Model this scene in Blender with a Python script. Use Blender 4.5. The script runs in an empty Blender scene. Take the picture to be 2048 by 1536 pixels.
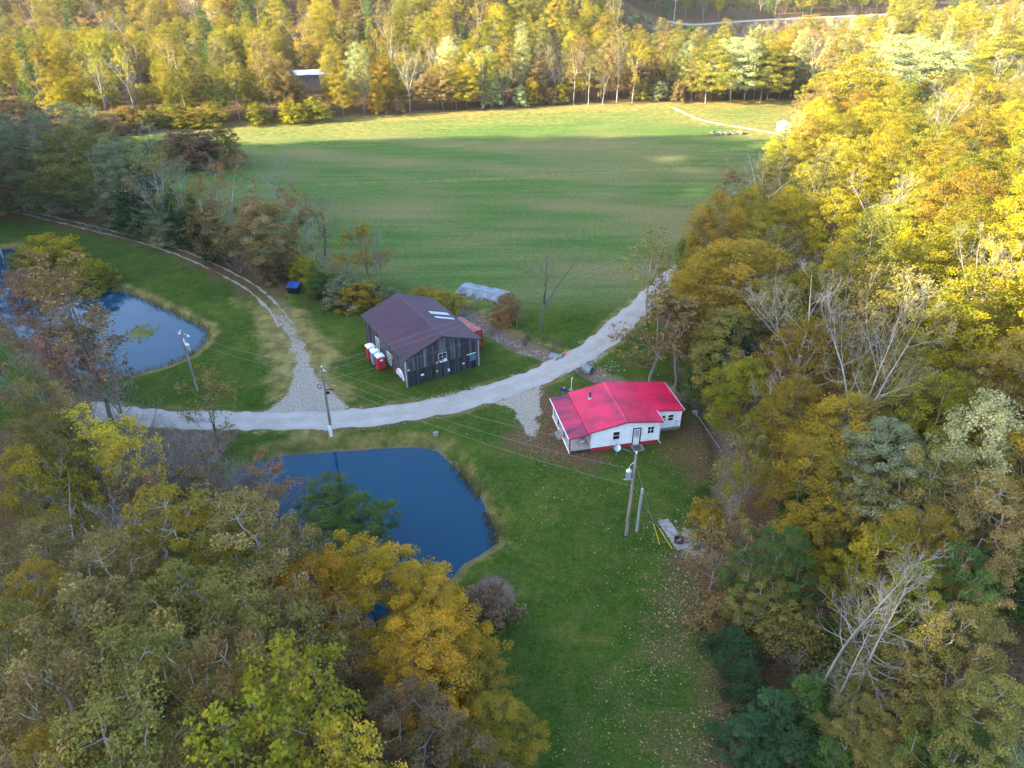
import bpy, math, random
import numpy as np
from mathutils import Vector, Matrix

# ------------------------------------------------------------------ camera, sky, sun, exposure
scene = bpy.context.scene
R = math.radians
cam_data = bpy.data.cameras.new('camera')
cam = bpy.data.objects.new('camera', cam_data)
scene.collection.objects.link(cam)
cam.location = (0, 0, 45)
cam.rotation_euler = (R(90 - 32.4), 0, 0)
cam_data.sensor_width = 36
cam_data.lens = 24.94
cam_data.clip_end = 3000
scene.camera = cam

SUN_EL = 20.0
world = bpy.data.worlds.new('World')
scene.world = world
world.use_nodes = True
wn = world.node_tree.nodes
sky = wn.new('ShaderNodeTexSky')
sky.sky_type = 'NISHITA'
sky.sun_disc = False
sky.sun_elevation = R(SUN_EL)
sky.sun_rotation = math.atan2(-0.95, -0.312)
sky.dust_density = 1.2
sky.air_density = 0.8
wn['Background'].inputs['Strength'].default_value = 0.14
world.node_tree.links.new(sky.outputs[0], wn['Background'].inputs['Color'])

sun_data = bpy.data.lights.new('sun', 'SUN')
sun_data.energy = 4.5
sun_data.angle = R(0.5)
sun_data.color = (1.0, 0.90, 0.55)
sun = bpy.data.objects.new('sun', sun_data)
scene.collection.objects.link(sun)
ce, se = math.cos(R(SUN_EL)), math.sin(R(SUN_EL))
sun.rotation_euler = Vector((0.95 * ce, 0.312 * ce, -se)).to_track_quat('-Z', 'Y').to_euler()
sun.location = (-300, -100, 120)

vs = scene.view_settings
scene.display_settings.display_device = 'sRGB'
vs.view_transform = 'Standard'
vs.look = 'None'
vs.exposure = 3.3
vs.gamma = 1
scene.cycles.max_bounces = 5
scene.cycles.diffuse_bounces = 3
scene.cycles.transparent_max_bounces = 4
scene.cycles.use_denoising = True
scene.cycles.sample_clamp_indirect = 6

# ------------------------------------------------------------------ where things lie (metres; the drone hovers over 0, 0)
POND_NEAR = [(-27.73, 55.09), (-25.9, 57.32), (-24.05, 58.07), (-20.02, 58.57), (-14.9, 59.16), (-10.23, 59.59), (-7.96, 58.99), (-6.06, 56.51), (-4.14, 53.71), (-2.97, 51.37), (-2.42, 49.3), (-1.54, 47.2), (-1.64, 45.27), (-2.71, 44.37), (-4.26, 43.21), (-5.01, 41.69), (-5.59, 40.08), (-6.92, 37.8), (-9.95, 36.83), (-13.83, 38.55), (-18.05, 42.53), (-23.09, 47.98)]
POND_FAR = [(-62.12, 100.15), (-57.2, 96.93), (-49.89, 91.9), (-44.8, 88.0), (-41.63, 85.79), (-40.64, 83.79), (-40.5, 81.06), (-41.14, 78.45), (-43.26, 75.85), (-46.6, 73.6), (-49.78, 73.25), (-55.39, 74.06), (-62.47, 80.0), (-71.51, 88.46), (-82.07, 98.34), (-88.65, 111.11), (-86.73, 116.27), (-76.39, 110.04), (-68.8, 104.91)]
CREEK = [(-11.54, 95.76), (-8.59, 92.73), (-5.89, 89.22), (-3.33, 85.62), (-0.93, 82.78), (1.36, 80.34), (3.9, 78.78), (5.55, 77.38), (7.8, 75.53), (9.81, 73.87), (11.3, 72.48), (13.97, 70.91), (18.03, 70.47), (21.39, 68.33), (22.75, 64.02), (22.51, 58.19), (21.37, 53.43), (19.41, 49.84)]
ROAD = [(-48.04, 65.97), (-43.32, 64.31), (-36.39, 63.54), (-29.75, 63.36), (-25.35, 63.26), (-19.93, 63.45), (-14.59, 64.31), (-7.84, 66.28), (-1.57, 69.39), (2.15, 71.8), (5.2, 74.34), (8.56, 77.25), (11.76, 81.28), (15.41, 87.09), (18.18, 91.27), (24.09, 100.78), (31.43, 111.94), (41.52, 127.89)]
TRACK = [(-21.09, 63.73), (-23.22, 68.54), (-25.41, 74.1), (-27.73, 80.34), (-30.79, 85.91), (-34.29, 91.75), (-39.1, 98.04), (-46.28, 104.63), (-54.42, 111.28), (-63.66, 117.2), (-74.12, 122.61), (-86.62, 128.99), (-95.88, 133.56)]
JUNCTION = [(-30.3, 63.36), (-27.58, 65.28), (-26.23, 68.54), (-26.51, 74.1), (-24.37, 74.1), (-21.38, 70.14), (-18.28, 66.28), (-18.34, 63.73)]
DRIVE = [(-1.39, 69.07), (0.34, 66.28), (1.3, 62.61), (2.3, 59.47)]
DRIVE_MOUTH = [(-3.63, 66.68), (-0.23, 69.07), (4.25, 72.03), (3.49, 67.5), (3.15, 62.61), (2.94, 59.73), (1.79, 59.73), (0.6, 63.54), (-0.79, 65.97)]
PATH = [(49.37, 229.93), (51.14, 221.28), (53.79, 211.89), (59.35, 205.6), (65.13, 201.39), (70.17, 195.64), (75.53, 188.05)]
FOREST_R = [(14.36, 24.36), (14.99, 29.89), (15.46, 36.23), (15.66, 42.39), (18.4, 50.53), (21.82, 56.54), (23.78, 67.5), (21.62, 73.52), (23.53, 87.39), (28.55, 100.78), (36.8, 120.1), (49.64, 139.64), (58.05, 155.17), (72.66, 183.43), (83.04, 205.6), (90.95, 236.82)]
FIELD_FAR = [(-138.37, 185.97), (-111.32, 198.48), (-77.8, 207.45), (-47.24, 216.49), (-3.67, 228.45), (43.45, 236.04), (92.04, 240.0), (142.55, 244.92)]
TREES_L = [(-97.02, 130.67), (-78.77, 132.1), (-59.13, 118.88), (-46.88, 108.71), (-36.23, 102.68), (-27.59, 95.41), (-19.47, 95.41)]
FARROAD = [(78.7, 407.7), (98.9, 417.5), (128.9, 430.5), (160.7, 444.2), (193.3, 455.9), (229.0, 471.2), (259.6, 491.0), (320.8, 527.7)]
SUNX, SUNY = 0.95, 0.312      # the way the light travels over the ground
TANE = 0.364                  # tangent of the sun's elevation (20 degrees)

def smooth(a, b, v):
    t = np.clip((np.asarray(v, float) - a) / (b - a), 0, 1)
    return t * t * (3 - 2 * t)

def poly_dist(x, y, pts, closed=False):
    """distance to a polyline; for a closed one negative inside"""
    x = np.asarray(x, float); y = np.asarray(y, float)
    d = np.full(x.shape, 1e9); ins = np.zeros(x.shape, bool)
    n = len(pts)
    for i in range(n if closed else n - 1):
        (ax, ay), (bx, by) = pts[i], pts[(i + 1) % n]
        ex, ey = bx - ax, by - ay
        t = np.clip(((x - ax) * ex + (y - ay) * ey) / (ex * ex + ey * ey + 1e-9), 0, 1)
        d = np.minimum(d, np.hypot(x - ax - t * ex, y - ay - t * ey))
        if closed and ay != by:
            c = ((ay > y) != (by > y)) & (x < ex * (y - ay) / (by - ay) + ax)
            ins ^= c
    return np.where(ins, -d, d) if closed else d

def vnoise(x, y, seed=0):
    x = np.asarray(x, float); y = np.asarray(y, float)
    xi = np.floor(x).astype(np.int64); yi = np.floor(y).astype(np.int64)
    fx = x - xi; fy = y - yi
    fx = fx * fx * (3 - 2 * fx); fy = fy * fy * (3 - 2 * fy)
    def h(a, b):
        v = (a * 374761393 + b * 668265263 + seed * 1442695041) & 0xffffffff
        v = ((v ^ (v >> 13)) * 1274126177) & 0xffffffff
        return ((v ^ (v >> 16)) & 0xffff) / 65535.0
    return ((h(xi, yi) * (1 - fx) + h(xi + 1, yi) * fx) * (1 - fy)
            + (h(xi, yi + 1) * (1 - fx) + h(xi + 1, yi + 1) * fx) * fy)

def ridge_crest(p):
    return np.interp(p, [-400, 39, 120, 135, 155, 168, 180, 188, 198, 210, 222, 230, 400], [79, 80, 86, 90, 90, 82, 68, 55, 38, 20, 7, 0, 0])

def height(x, y):
    """lie of the land in metres"""
    x = np.asarray(x, float); y = np.asarray(y, float)
    # the wooded ridge on the sun's side
    s = SUNX * x + SUNY * y; p = -SUNY * x + SUNX * y
    b = np.clip(1 - np.abs(s + 165) / 105, 0, 1)
    z = ridge_crest(p) * b * b * (3 - 2 * b)
    # wooded spur rising right of the house
    x0 = np.interp(y, [-50, 40, 75, 120, 160, 200, 400], [19, 20, 27, 44, 66, 92, 150])
    k = np.interp(y, [-50, 60, 90, 130, 165, 220, 300], [0.27, 0.27, 0.25, 0.15, 0.08, 0.03, 0.0])
    dx = np.clip(x - x0, 0, 160)
    z = z + k * (dx * dx / (dx + 9.0))
    # wooded hillside beyond the hay field, and the far slope above the road
    z = z + 62 * smooth(238, 390, y + 0.10 * x) * smooth(75, -75, x - 0.16 * (y - 240))
    z = z + 75 * smooth(505, 720, y - 0.10 * x)
    z = z + 5.0 * smooth(300, 440, y) * smooth(0, 120, x)
    # ponds and the little creek
    for pts, lv, w in ((POND_NEAR, -0.75, 1.9), (POND_FAR, -0.55, 2.2)):
        d = poly_dist(x, y, pts, True)
        cut = np.where(d < 0, lv + np.maximum(d, -2.0) * 0.35, lv * (1 - smooth(0, w, d)))
        z = np.where(d < w, np.minimum(z, 0) * 0 + cut, z)
    d = poly_dist(x, y, CREEK)
    z = z - 0.85 * (1 - smooth(0.3, 2.6, d)) * (1 - smooth(30, 45, x)) * smooth(1.5, 2.5, poly_dist(x, y, ROAD))
    return z


# ------------------------------------------------------------------ helpers
C = scene.collection
rng = np.random.default_rng(11)
rnd = random.Random(5)

def hz(x, y):
    return float(height(np.array([x]), np.array([y]))[0])

def mesh_from(name, V, F, mats=(), attrs=None, smooth_shade=False, mat_idx=None):
    """V (n,3); F list of (k, corners) arrays"""
    me = bpy.data.meshes.new(name)
    V = np.asarray(V, np.float32)
    if isinstance(F, np.ndarray):
        F = [F]
    F = [np.asarray(f, np.int32) for f in F if len(f)]
    me.vertices.add(len(V)); me.vertices.foreach_set('co', V.ravel())
    nl = sum(f.size for f in F); nf = sum(len(f) for f in F)
    me.loops.add(nl); me.loops.foreach_set('vertex_index', np.concatenate([f.ravel() for f in F]))
    tot = np.concatenate([np.full(len(f), f.shape[1], np.int32) for f in F])
    st = np.zeros(nf, np.int32); st[1:] = np.cumsum(tot)[:-1]
    me.polygons.add(nf)
    me.polygons.foreach_set('loop_start', st)
    if mat_idx is not None:
        me.polygons.foreach_set('material_index', np.asarray(mat_idx, np.int32))
    if smooth_shade:
        me.polygons.foreach_set('use_smooth', np.ones(nf, bool))
    for m in mats:
        me.materials.append(m)
    for an, (dom, data) in (attrs or {}).items():
        a = me.attributes.new(an, 'FLOAT', dom)
        a.data.foreach_set('value', np.asarray(data, np.float32))
    me.update(calc_edges=True)
    return me

def link(name, me, parent=None, loc=None, rotz=0):
    o = bpy.data.objects.new(name, me)
    C.objects.link(o)
    if parent: o.parent = parent
    if loc is not None: o.location = loc
    if rotz: o.rotation_euler = (0, 0, rotz)
    return o

def tag(o, label=None, cat=None, group=None, kind=None):
    if label: o['label'] = label
    if cat: o['category'] = cat
    if group: o['group'] = group
    if kind: o['kind'] = kind
    return o

def thing(name, label, cat, loc, rotz=0, group=None):
    o = bpy.data.objects.new(name, None)
    C.objects.link(o)
    o.empty_display_size = 0.3
    o.location = loc; o.rotation_euler = (0, 0, rotz)
    return tag(o, label, cat, group)

class MB:
    """collects simple solids into one mesh"""
    def __init__(s): s.v = []; s.f = []
    def add(s, vs_, fs_):
        b = len(s.v); s.v += [tuple(v) for v in vs_]; s.f += [tuple(i + b for i in f) for f in fs_]; return s
    def box(s, x0, x1, y0, y1, z0, z1):
        return s.hexa([(x0, y0, z0), (x1, y0, z0), (x1, y1, z0), (x0, y1, z0), (x0, y0, z1), (x1, y0, z1), (x1, y1, z1), (x0, y1, z1)])
    def hexa(s, p):
        return s.add(p, [(3, 2, 1, 0), (4, 5, 6, 7), (0, 1, 5, 4), (1, 2, 6, 5), (2, 3, 7, 6), (3, 0, 4, 7)])
    def slab(s, quad, t):
        """a quad (4 points) thickened along its normal, downwards by t"""
        q = [Vector(p) for p in quad]
        n = (q[1] - q[0]).cross(q[3] - q[0]).normalized() * t
        return s.hexa([tuple(p - n) for p in q] + [tuple(p) for p in q])
    def tube(s, pts, r, n=8, cap=True):
        pts = [Vector(p) for p in pts]
        rs = r if isinstance(r, (list, tuple)) else [r] * len(pts)
        rings = []
        for i, p in enumerate(pts):
            d = (pts[min(i + 1, len(pts) - 1)] - pts[max(i - 1, 0)]).normalized()
            a = d.cross(Vector((0, 0, 1)))
            if a.length < 1e-3: a = Vector((1, 0, 0))
            a.normalize(); b = d.cross(a)
            rings.append([p + (a * math.cos(2 * math.pi * k / n) + b * math.sin(2 * math.pi * k / n)) * rs[i] for k in range(n)])
        base = len(s.v)
        for rg in rings: s.v += [tuple(v) for v in rg]
        for i in range(len(pts) - 1):
            for k in range(n):
                a0 = base + i * n + k; a1 = base + i * n + (k + 1) % n
                s.f.append((a0, a1, a1 + n, a0 + n))
        if cap:
            s.f.append(tuple(base + k for k in range(n))[::-1])
            s.f.append(tuple(base + (len(pts) - 1) * n + k for k in range(n)))
        return s
    def prism(s, prof, axis, a, b):
        """profile of (p, q) pairs pushed along an axis from a to b"""
        def pt(pq, t):
            p, q = pq
            return {'x': (t, p, q), 'y': (p, t, q), 'z': (p, q, t)}[axis]
        n = len(prof)
        return s.add([pt(q, a) for q in prof] + [pt(q, b) for q in prof],
                     [tuple(range(n))[::-1], tuple(range(n, 2 * n))] + [(i, (i + 1) % n, n + (i + 1) % n, n + i) for i in range(n)])
    def mesh(s, name, mat):
        me = bpy.data.meshes.new(name)
        me.from_pydata(s.v, [], s.f); me.materials.append(mat); me.update()
        return me
    def build(s, name, mat, parent=None, loc=None, rotz=0, bevel=0):
        o = link(name, s.mesh(name, mat), parent, loc, rotz)
        if bevel:
            m = o.modifiers.new('bevel', 'BEVEL'); m.width = bevel; m.segments = 2; m.limit_method = 'ANGLE'
        return o

# ------------------------------------------------------------------ materials
MATS = {}
def new_mat(name):
    m = bpy.data.materials.new(name); m.use_nodes = True
    nt = m.node_tree; nt.nodes.clear()
    MATS[name] = m
    out = nt.nodes.new('ShaderNodeOutputMaterial')
    def N(t, **kw):
        n = nt.nodes.new(t)
        for k, v in kw.items(): setattr(n, k, v)
        return n
    return m, nt, N, out, nt.links.new

def ramp(N, stops, interp='LINEAR'):
    r = N('ShaderNodeValToRGB'); e = r.color_ramp; e.interpolation = interp
    while len(e.elements) < len(stops): e.elements.new(0.5)
    for el, (p, c) in zip(e.elements, stops):
        el.position = p; el.color = (*c, 1) if len(c) == 3 else c
    return r

def mixc(N, L, fac, a, b, blend='MIX'):
    m = N('ShaderNodeMix', data_type='RGBA', blend_type=blend)
    for s, v in ((0, fac), (6, a), (7, b)):
        if hasattr(v, 'is_linked') or hasattr(v, 'links'): L(v, m.inputs[s])
        elif isinstance(v, (int, float)): m.inputs[s].default_value = v
        else: m.inputs[s].default_value = (*v, 1)
    return m.outputs[2]

def math_n(N, L, op, a, b=0.0, clamp=False):
    m = N('ShaderNodeMath', operation=op, use_clamp=clamp)
    for i, v in ((0, a), (1, b)):
        if isinstance(v, (int, float)): m.inputs[i].default_value = v
        else: L(v, m.inputs[i])
    return m.outputs[0]

def leaf_mat(name, stops, trans=0.28):
    """leaf colours spread over a ramp by leaf and by spray; each tree a little different"""
    m, nt, N, out, L = new_mat(name)
    a = N('ShaderNodeAttribute', attribute_name='rnd'); b = N('ShaderNodeAttribute', attribute_name='clump')
    tc = N('ShaderNodeTexCoord'); nz = N('ShaderNodeTexNoise'); nz.inputs['Scale'].default_value = 0.38; nz.inputs['Detail'].default_value = 2; L(tc.outputs['Object'], nz.inputs['Vector'])
    f = math_n(N, L, 'ADD', math_n(N, L, 'MULTIPLY', a.outputs['Fac'], 0.40), math_n(N, L, 'MULTIPLY', b.outputs['Fac'], 0.38))
    f = math_n(N, L, 'ADD', f, math_n(N, L, 'MULTIPLY', math_n(N, L, 'SUBTRACT', nz.outputs['Fac'], 0.36), 0.8))
    r = ramp(N, stops); L(f, r.inputs[0])
    oi = N('ShaderNodeObjectInfo')
    hs = N('ShaderNodeHueSaturation')
    L(math_n(N, L, 'ADD', math_n(N, L, 'MULTIPLY', oi.outputs['Random'], 0.028), 0.486), hs.inputs['Hue'])
    w = N('ShaderNodeTexWhiteNoise', noise_dimensions='1D'); L(oi.outputs['Random'], w.inputs['W'])
    L(math_n(N, L, 'ADD', math_n(N, L, 'MULTIPLY', w.outputs['Value'], 0.45), 0.80), hs.inputs['Value'])
    L(r.outputs[0], hs.inputs['Color'])
    d = N('ShaderNodeBsdfDiffuse'); t = N('ShaderNodeBsdfTranslucent')
    L(hs.outputs[0], d.inputs[0]); L(hs.outputs[0], t.inputs[0])
    mx = N('ShaderNodeMixShader'); mx.inputs[0].default_value = trans
    L(d.outputs[0], mx.inputs[1]); L(t.outputs[0], mx.inputs[2]); L(mx.outputs[0], out.inputs[0])
    return m

def solid(name, col, rough=0.6, var=0.12, scale=3.0, metal=0.0, col2=None, spec=0.4, bump=0.0, stretch=None, coord='Object'):
    """plain painted / worn surface: base colour with blotchy wear in col2"""
    m, nt, N, out, L = new_mat(name)
    tc = N('ShaderNodeTexCoord'); mp = N('ShaderNodeMapping')
    if stretch: mp.inputs['Scale'].default_value = stretch
    L(tc.outputs[coord], mp.inputs[0])
    n1 = N('ShaderNodeTexNoise'); n1.inputs['Scale'].default_value = scale; n1.inputs['Detail'].default_value = 6
    L(mp.outputs[0], n1.inputs['Vector'])
    c2 = col2 or tuple(v * (1 - var * 2.2) for v in col)
    r = ramp(N, [(0.35, c2), (0.62, col)]); L(n1.outputs['Fac'], r.inputs[0])
    p = N('ShaderNodeBsdfPrincipled')
    L(r.outputs[0], p.inputs['Base Color'])
    p.inputs['Roughness'].default_value = rough; p.inputs['Metallic'].default_value = metal
    p.inputs['Specular IOR Level'].default_value = spec
    if bump:
        bm = N('ShaderNodeBump'); bm.inputs['Strength'].default_value = bump; bm.inputs['Distance'].default_value = 0.05
        L(n1.outputs['Fac'], bm.inputs['Height']); L(bm.outputs[0], p.inputs['Normal'])
    L(p.outputs[0], out.inputs[0])
    return m

LEAF = dict(
    gold=leaf_mat('leaf_gold', [(0.0, (0.10, 0.095, 0.012)), (0.45, (0.245, 0.197, 0.014)), (0.75, (0.33, 0.253, 0.016)), (1, (0.37, 0.24, 0.02))]),
    amber=leaf_mat('leaf_amber', [(0.0, (0.12, 0.11, 0.02)), (0.4, (0.32, 0.20, 0.02)), (0.75, (0.52, 0.28, 0.02)), (1, (0.55, 0.21, 0.02))]),  # brighter leaf colour than gold, offsetting the shade on pondside trees
    yellow=leaf_mat('leaf_yellow', [(0.0, (0.20, 0.19, 0.03)), (0.5, (0.44, 0.32, 0.03)), (1, (0.54, 0.32, 0.03))]),
    lime=leaf_mat('leaf_lime', [(0.0, (0.055, 0.07, 0.010)), (0.4, (0.15, 0.15, 0.016)), (0.75, (0.255, 0.205, 0.018)), (1, (0.35, 0.22, 0.025))]),
    ochre=leaf_mat('leaf_ochre', [(0.0, (0.075, 0.068, 0.012)), (0.5, (0.20, 0.145, 0.018)), (1, (0.34, 0.205, 0.022))]),
    olive=leaf_mat('leaf_olive', [(0.0, (0.05, 0.052, 0.015)), (0.4, (0.125, 0.118, 0.028)), (0.75, (0.22, 0.175, 0.042)), (1, (0.38, 0.26, 0.07))]),
    brown=leaf_mat('leaf_brown', [(0.0, (0.055, 0.045, 0.016)), (0.4, (0.145, 0.10, 0.034)), (0.7, (0.24, 0.16, 0.055)), (0.9, (0.38, 0.25, 0.095)), (1, (0.45, 0.27, 0.09))]),
    mauve=leaf_mat('leaf_mauve', [(0.0, (0.06, 0.038, 0.018)), (0.5, (0.155, 0.098, 0.048)), (0.85, (0.26, 0.17, 0.085)), (1, (0.34, 0.22, 0.115))]),
    rust=leaf_mat('leaf_rust', [(0.0, (0.10, 0.055, 0.025)), (0.5, (0.22, 0.12, 0.045)), (1, (0.34, 0.19, 0.06))]),
    red=leaf_mat('leaf_red', [(0.0, (0.09, 0.05, 0.04)), (0.5, (0.20, 0.105, 0.075)), (1, (0.36, 0.16, 0.08))]),
    pale=leaf_mat('leaf_pale', [(0.0, (0.17, 0.19, 0.07)), (0.5, (0.32, 0.33, 0.14)), (1, (0.44, 0.41, 0.18))]),
    green=leaf_mat('leaf_green', [(0.0, (0.03, 0.06, 0.018)), (0.5, (0.06, 0.11, 0.025)), (1, (0.14, 0.16, 0.03))]),
    dark=leaf_mat('leaf_dark', [(0.0, (0.016, 0.036, 0.014)), (0.6, (0.035, 0.068, 0.024)), (1, (0.075, 0.105, 0.035))], 0.15),
    sage=leaf_mat('leaf_sage', [(0.0, (0.07, 0.085, 0.04)), (0.5, (0.145, 0.165, 0.08)), (1, (0.26, 0.26, 0.13))]),
    teal=leaf_mat('leaf_teal', [(0.0, (0.022, 0.050, 0.020)), (0.5, (0.05, 0.105, 0.040)), (1, (0.13, 0.19, 0.06))]),
)
WOOD = dict(
    dark=solid('bark_dark', (0.13, 0.105, 0.085), 0.9, 0.2, 1.5, col2=(0.06, 0.05, 0.04), stretch=(1, 1, 0.25)),
    grey=solid('bark_grey', (0.24, 0.21, 0.185), 0.9, 0.2, 1.2, col2=(0.13, 0.11, 0.095), stretch=(1, 1, 0.3)),
    white=solid('bark_white', (0.33, 0.295, 0.26), 0.9, 0.2, 0.9, col2=(0.22, 0.195, 0.17), stretch=(1, 1, 0.35)),
)
M = dict(
    white_paint=solid('white_siding', (0.80, 0.80, 0.79), 0.55, 0.06, 1.2),
    red_paint=solid('red_paint', (0.42, 0.02, 0.05), 0.5, 0.2, 2.0),
    trim=solid('white_trim', (0.78, 0.78, 0.76), 0.5, 0.05),
    black=solid('black_paint', (0.02, 0.02, 0.024), 0.4, 0.1),
    deck=solid('grey_deck', (0.40, 0.36, 0.33), 0.7, 0.2, 2.0, stretch=(8, 0.6, 1)),
    concrete=solid('concrete', (0.24, 0.225, 0.20), 0.9, 0.2, 2.5, col2=(0.12, 0.105, 0.085)),
    galv=solid('galvanised', (0.48, 0.52, 0.55), 0.35, 0.12, 3, metal=0.6),
    plastic_white=solid('white_plastic', (0.74, 0.77, 0.78), 0.45, 0.05),
    potty_red=solid('red_plastic', (0.50, 0.015, 0.03), 0.4, 0.1),
    potty_blue=solid('grey_blue_plastic', (0.16, 0.27, 0.36), 0.45, 0.1),
    bin_blue=solid('blue_steel', (0.015, 0.06, 0.25), 0.45, 0.2, 2),
    bin_black=solid('black_steel', (0.012, 0.014, 0.02), 0.5, 0.1),
    orange=solid('orange_plastic', (0.75, 0.12, 0.03), 0.5, 0.1),
    pole_wood=solid('pole_wood', (0.25, 0.21, 0.18), 0.85, 0.25, 1.5, stretch=(6, 6, 0.4)),
    post_wood=solid('pale_post_wood', (0.42, 0.39, 0.36), 0.85, 0.25, 1.5, stretch=(6, 6, 0.4)),
    wire=solid('wire', (0.22, 0.22, 0.22), 0.5, 0.1),
    yellow=solid('yellow_guard', (0.65, 0.42, 0.02), 0.5, 0.1),
    culvert=solid('culvert_steel', (0.16, 0.20, 0.23), 0.5, 0.2, 3),
    tarp=solid('grey_tarp', (0.135, 0.165, 0.185), 0.4, 0.2, 1.0, col2=(0.06, 0.078, 0.095), bump=0.4),
    sheeting=solid('pale_sheeting', (0.68, 0.68, 0.66), 0.5, 0.15, 1.5),
    container=solid('red_steel', (0.40, 0.02, 0.03), 0.5, 0.25, 1.3),
    container_top=solid('faded_red_steel', (0.36, 0.085, 0.06), 0.6, 0.2, 1.3),
    skylight=solid('skylight', (0.33, 0.36, 0.39), 0.35, 0.1),
    stone=solid('pale_stone', (0.29, 0.255, 0.21), 0.9, 0.2, 2.0),
    field_rock=solid('field_rock', (0.15, 0.135, 0.11), 0.9, 0.25, 2.0),
    stone_dark=solid('brown_stone', (0.16, 0.13, 0.105), 0.9, 0.2, 2.0),
    rust=solid('rusty_steel', (0.12, 0.05, 0.03), 0.8, 0.3, 4),
    green_bin=solid('dark_green_plastic', (0.012, 0.05, 0.045), 0.5, 0.1),
    teal=solid('teal_board', (0.07, 0.20, 0.22), 0.6, 0.25, 6, col2=(0.03, 0.07, 0.09)),
    tan=solid('tan_disc', (0.34, 0.22, 0.12), 0.7, 0.2),
    plaque_yellow=solid('yellow_plaque', (0.55, 0.42, 0.08), 0.5, 0.1),
    mat_dark=solid('door_mat', (0.06, 0.065, 0.075), 0.9, 0.1),
    shed=solid('shed_metal', (0.52, 0.53, 0.54), 0.4, 0.05),
    litterpile=solid('dead_brush', (0.22, 0.16, 0.10), 0.95, 0.3, 3),
)
# glass of windows: dark room behind a shiny pane
def glass_mat():
    m, nt, N, out, L = new_mat('window_glass')
    p = N('ShaderNodeBsdfPrincipled')
    p.inputs['Base Color'].default_value = (0.015, 0.018, 0.022, 1); p.inputs['Roughness'].default_value = 0.05
    L(p.outputs[0], out.inputs[0]); return m
M['glass'] = glass_mat()

def roof_mat(name, col, dirt, dirt_amount, scale=0.45, stretch=(1, 1, 1), rough=.38, spec=.5):
    m, nt, N, out, L = new_mat(name)
    tc = N('ShaderNodeTexCoord'); mp = N('ShaderNodeMapping'); mp.inputs['Scale'].default_value = stretch
    L(tc.outputs['Object'], mp.inputs[0])
    n1 = N('ShaderNodeTexNoise'); n1.inputs['Scale'].default_value = scale; n1.inputs['Detail'].default_value = 7; n1.inputs['Roughness'].default_value = 0.65
    L(mp.outputs[0], n1.inputs['Vector'])
    r = ramp(N, [(0.30 + dirt_amount, dirt), (0.55 + dirt_amount, col)]); L(n1.outputs['Fac'], r.inputs[0])
    n2 = N('ShaderNodeTexNoise'); n2.inputs['Scale'].default_value = 9; n2.inputs['Detail'].default_value = 3
    L(tc.outputs['Object'], n2.inputs['Vector'])
    c = mixc(N, L, math_n(N, L, 'MULTIPLY', n2.outputs['Fac'], 0.22), r.outputs[0], dirt)
    p = N('ShaderNodeBsdfPrincipled'); L(c, p.inputs['Base Color'])
    p.inputs['Roughness'].default_value = rough; p.inputs['Specular IOR Level'].default_value = spec
    L(p.outputs[0], out.inputs[0]); return m
M['roof_red'] = roof_mat('red_metal_roof', (0.58, 0.006, 0.055), (0.16, 0.004, 0.03), -0.02)
M['roof_porch'] = roof_mat('stained_red_roof', (0.52, 0.006, 0.055), (0.08, 0.008, 0.03), 0.07, 0.5, (0.6, 1.6, 1))
M['roof_brown'] = roof_mat('brown_metal_roof', (0.060, 0.028, 0.040), (0.038, 0.018, 0.028), -0.02, 0.4, rough=.6, spec=.2)

def board_mat(name, cols):
    """weathered boards; each board object takes its own tone"""
    m, nt, N, out, L = new_mat(name)
    tc = N('ShaderNodeTexCoord'); mp = N('ShaderNodeMapping'); mp.inputs['Scale'].default_value = (7, 7, 0.7)
    L(tc.outputs['Object'], mp.inputs[0])
    oi = N('ShaderNodeObjectInfo')
    n1 = N('ShaderNodeTexNoise', noise_dimensions='4D'); n1.inputs['Scale'].default_value = 1.2; n1.inputs['Detail'].default_value = 7
    L(mp.outputs[0], n1.inputs['Vector']); L(math_n(N, L, 'MULTIPLY', oi.outputs['Random'], 50), n1.inputs['W'])
    f = math_n(N, L, 'ADD', math_n(N, L, 'MULTIPLY', n1.outputs['Fac'], 0.7), math_n(N, L, 'MULTIPLY', oi.outputs['Random'], 0.45))
    r = ramp(N, cols); L(f, r.inputs[0])
    p = N('ShaderNodeBsdfPrincipled'); L(r.outputs[0], p.inputs['Base Color']); p.inputs['Roughness'].default_value = 0.85
    L(p.outputs[0], out.inputs[0]); return m
M['board'] = board_mat('weathered_board', [(0.30, (0.010, 0.010, 0.012)), (0.52, (0.030, 0.029, 0.032)), (0.72, (0.085, 0.082, 0.086)), (0.95, (0.21, 0.20, 0.20))])
M['board_low'] = board_mat('dark_board', [(0.30, (0.006, 0.006, 0.009)), (0.6, (0.020, 0.020, 0.026)), (0.95, (0.085, 0.085, 0.095))])

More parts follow.
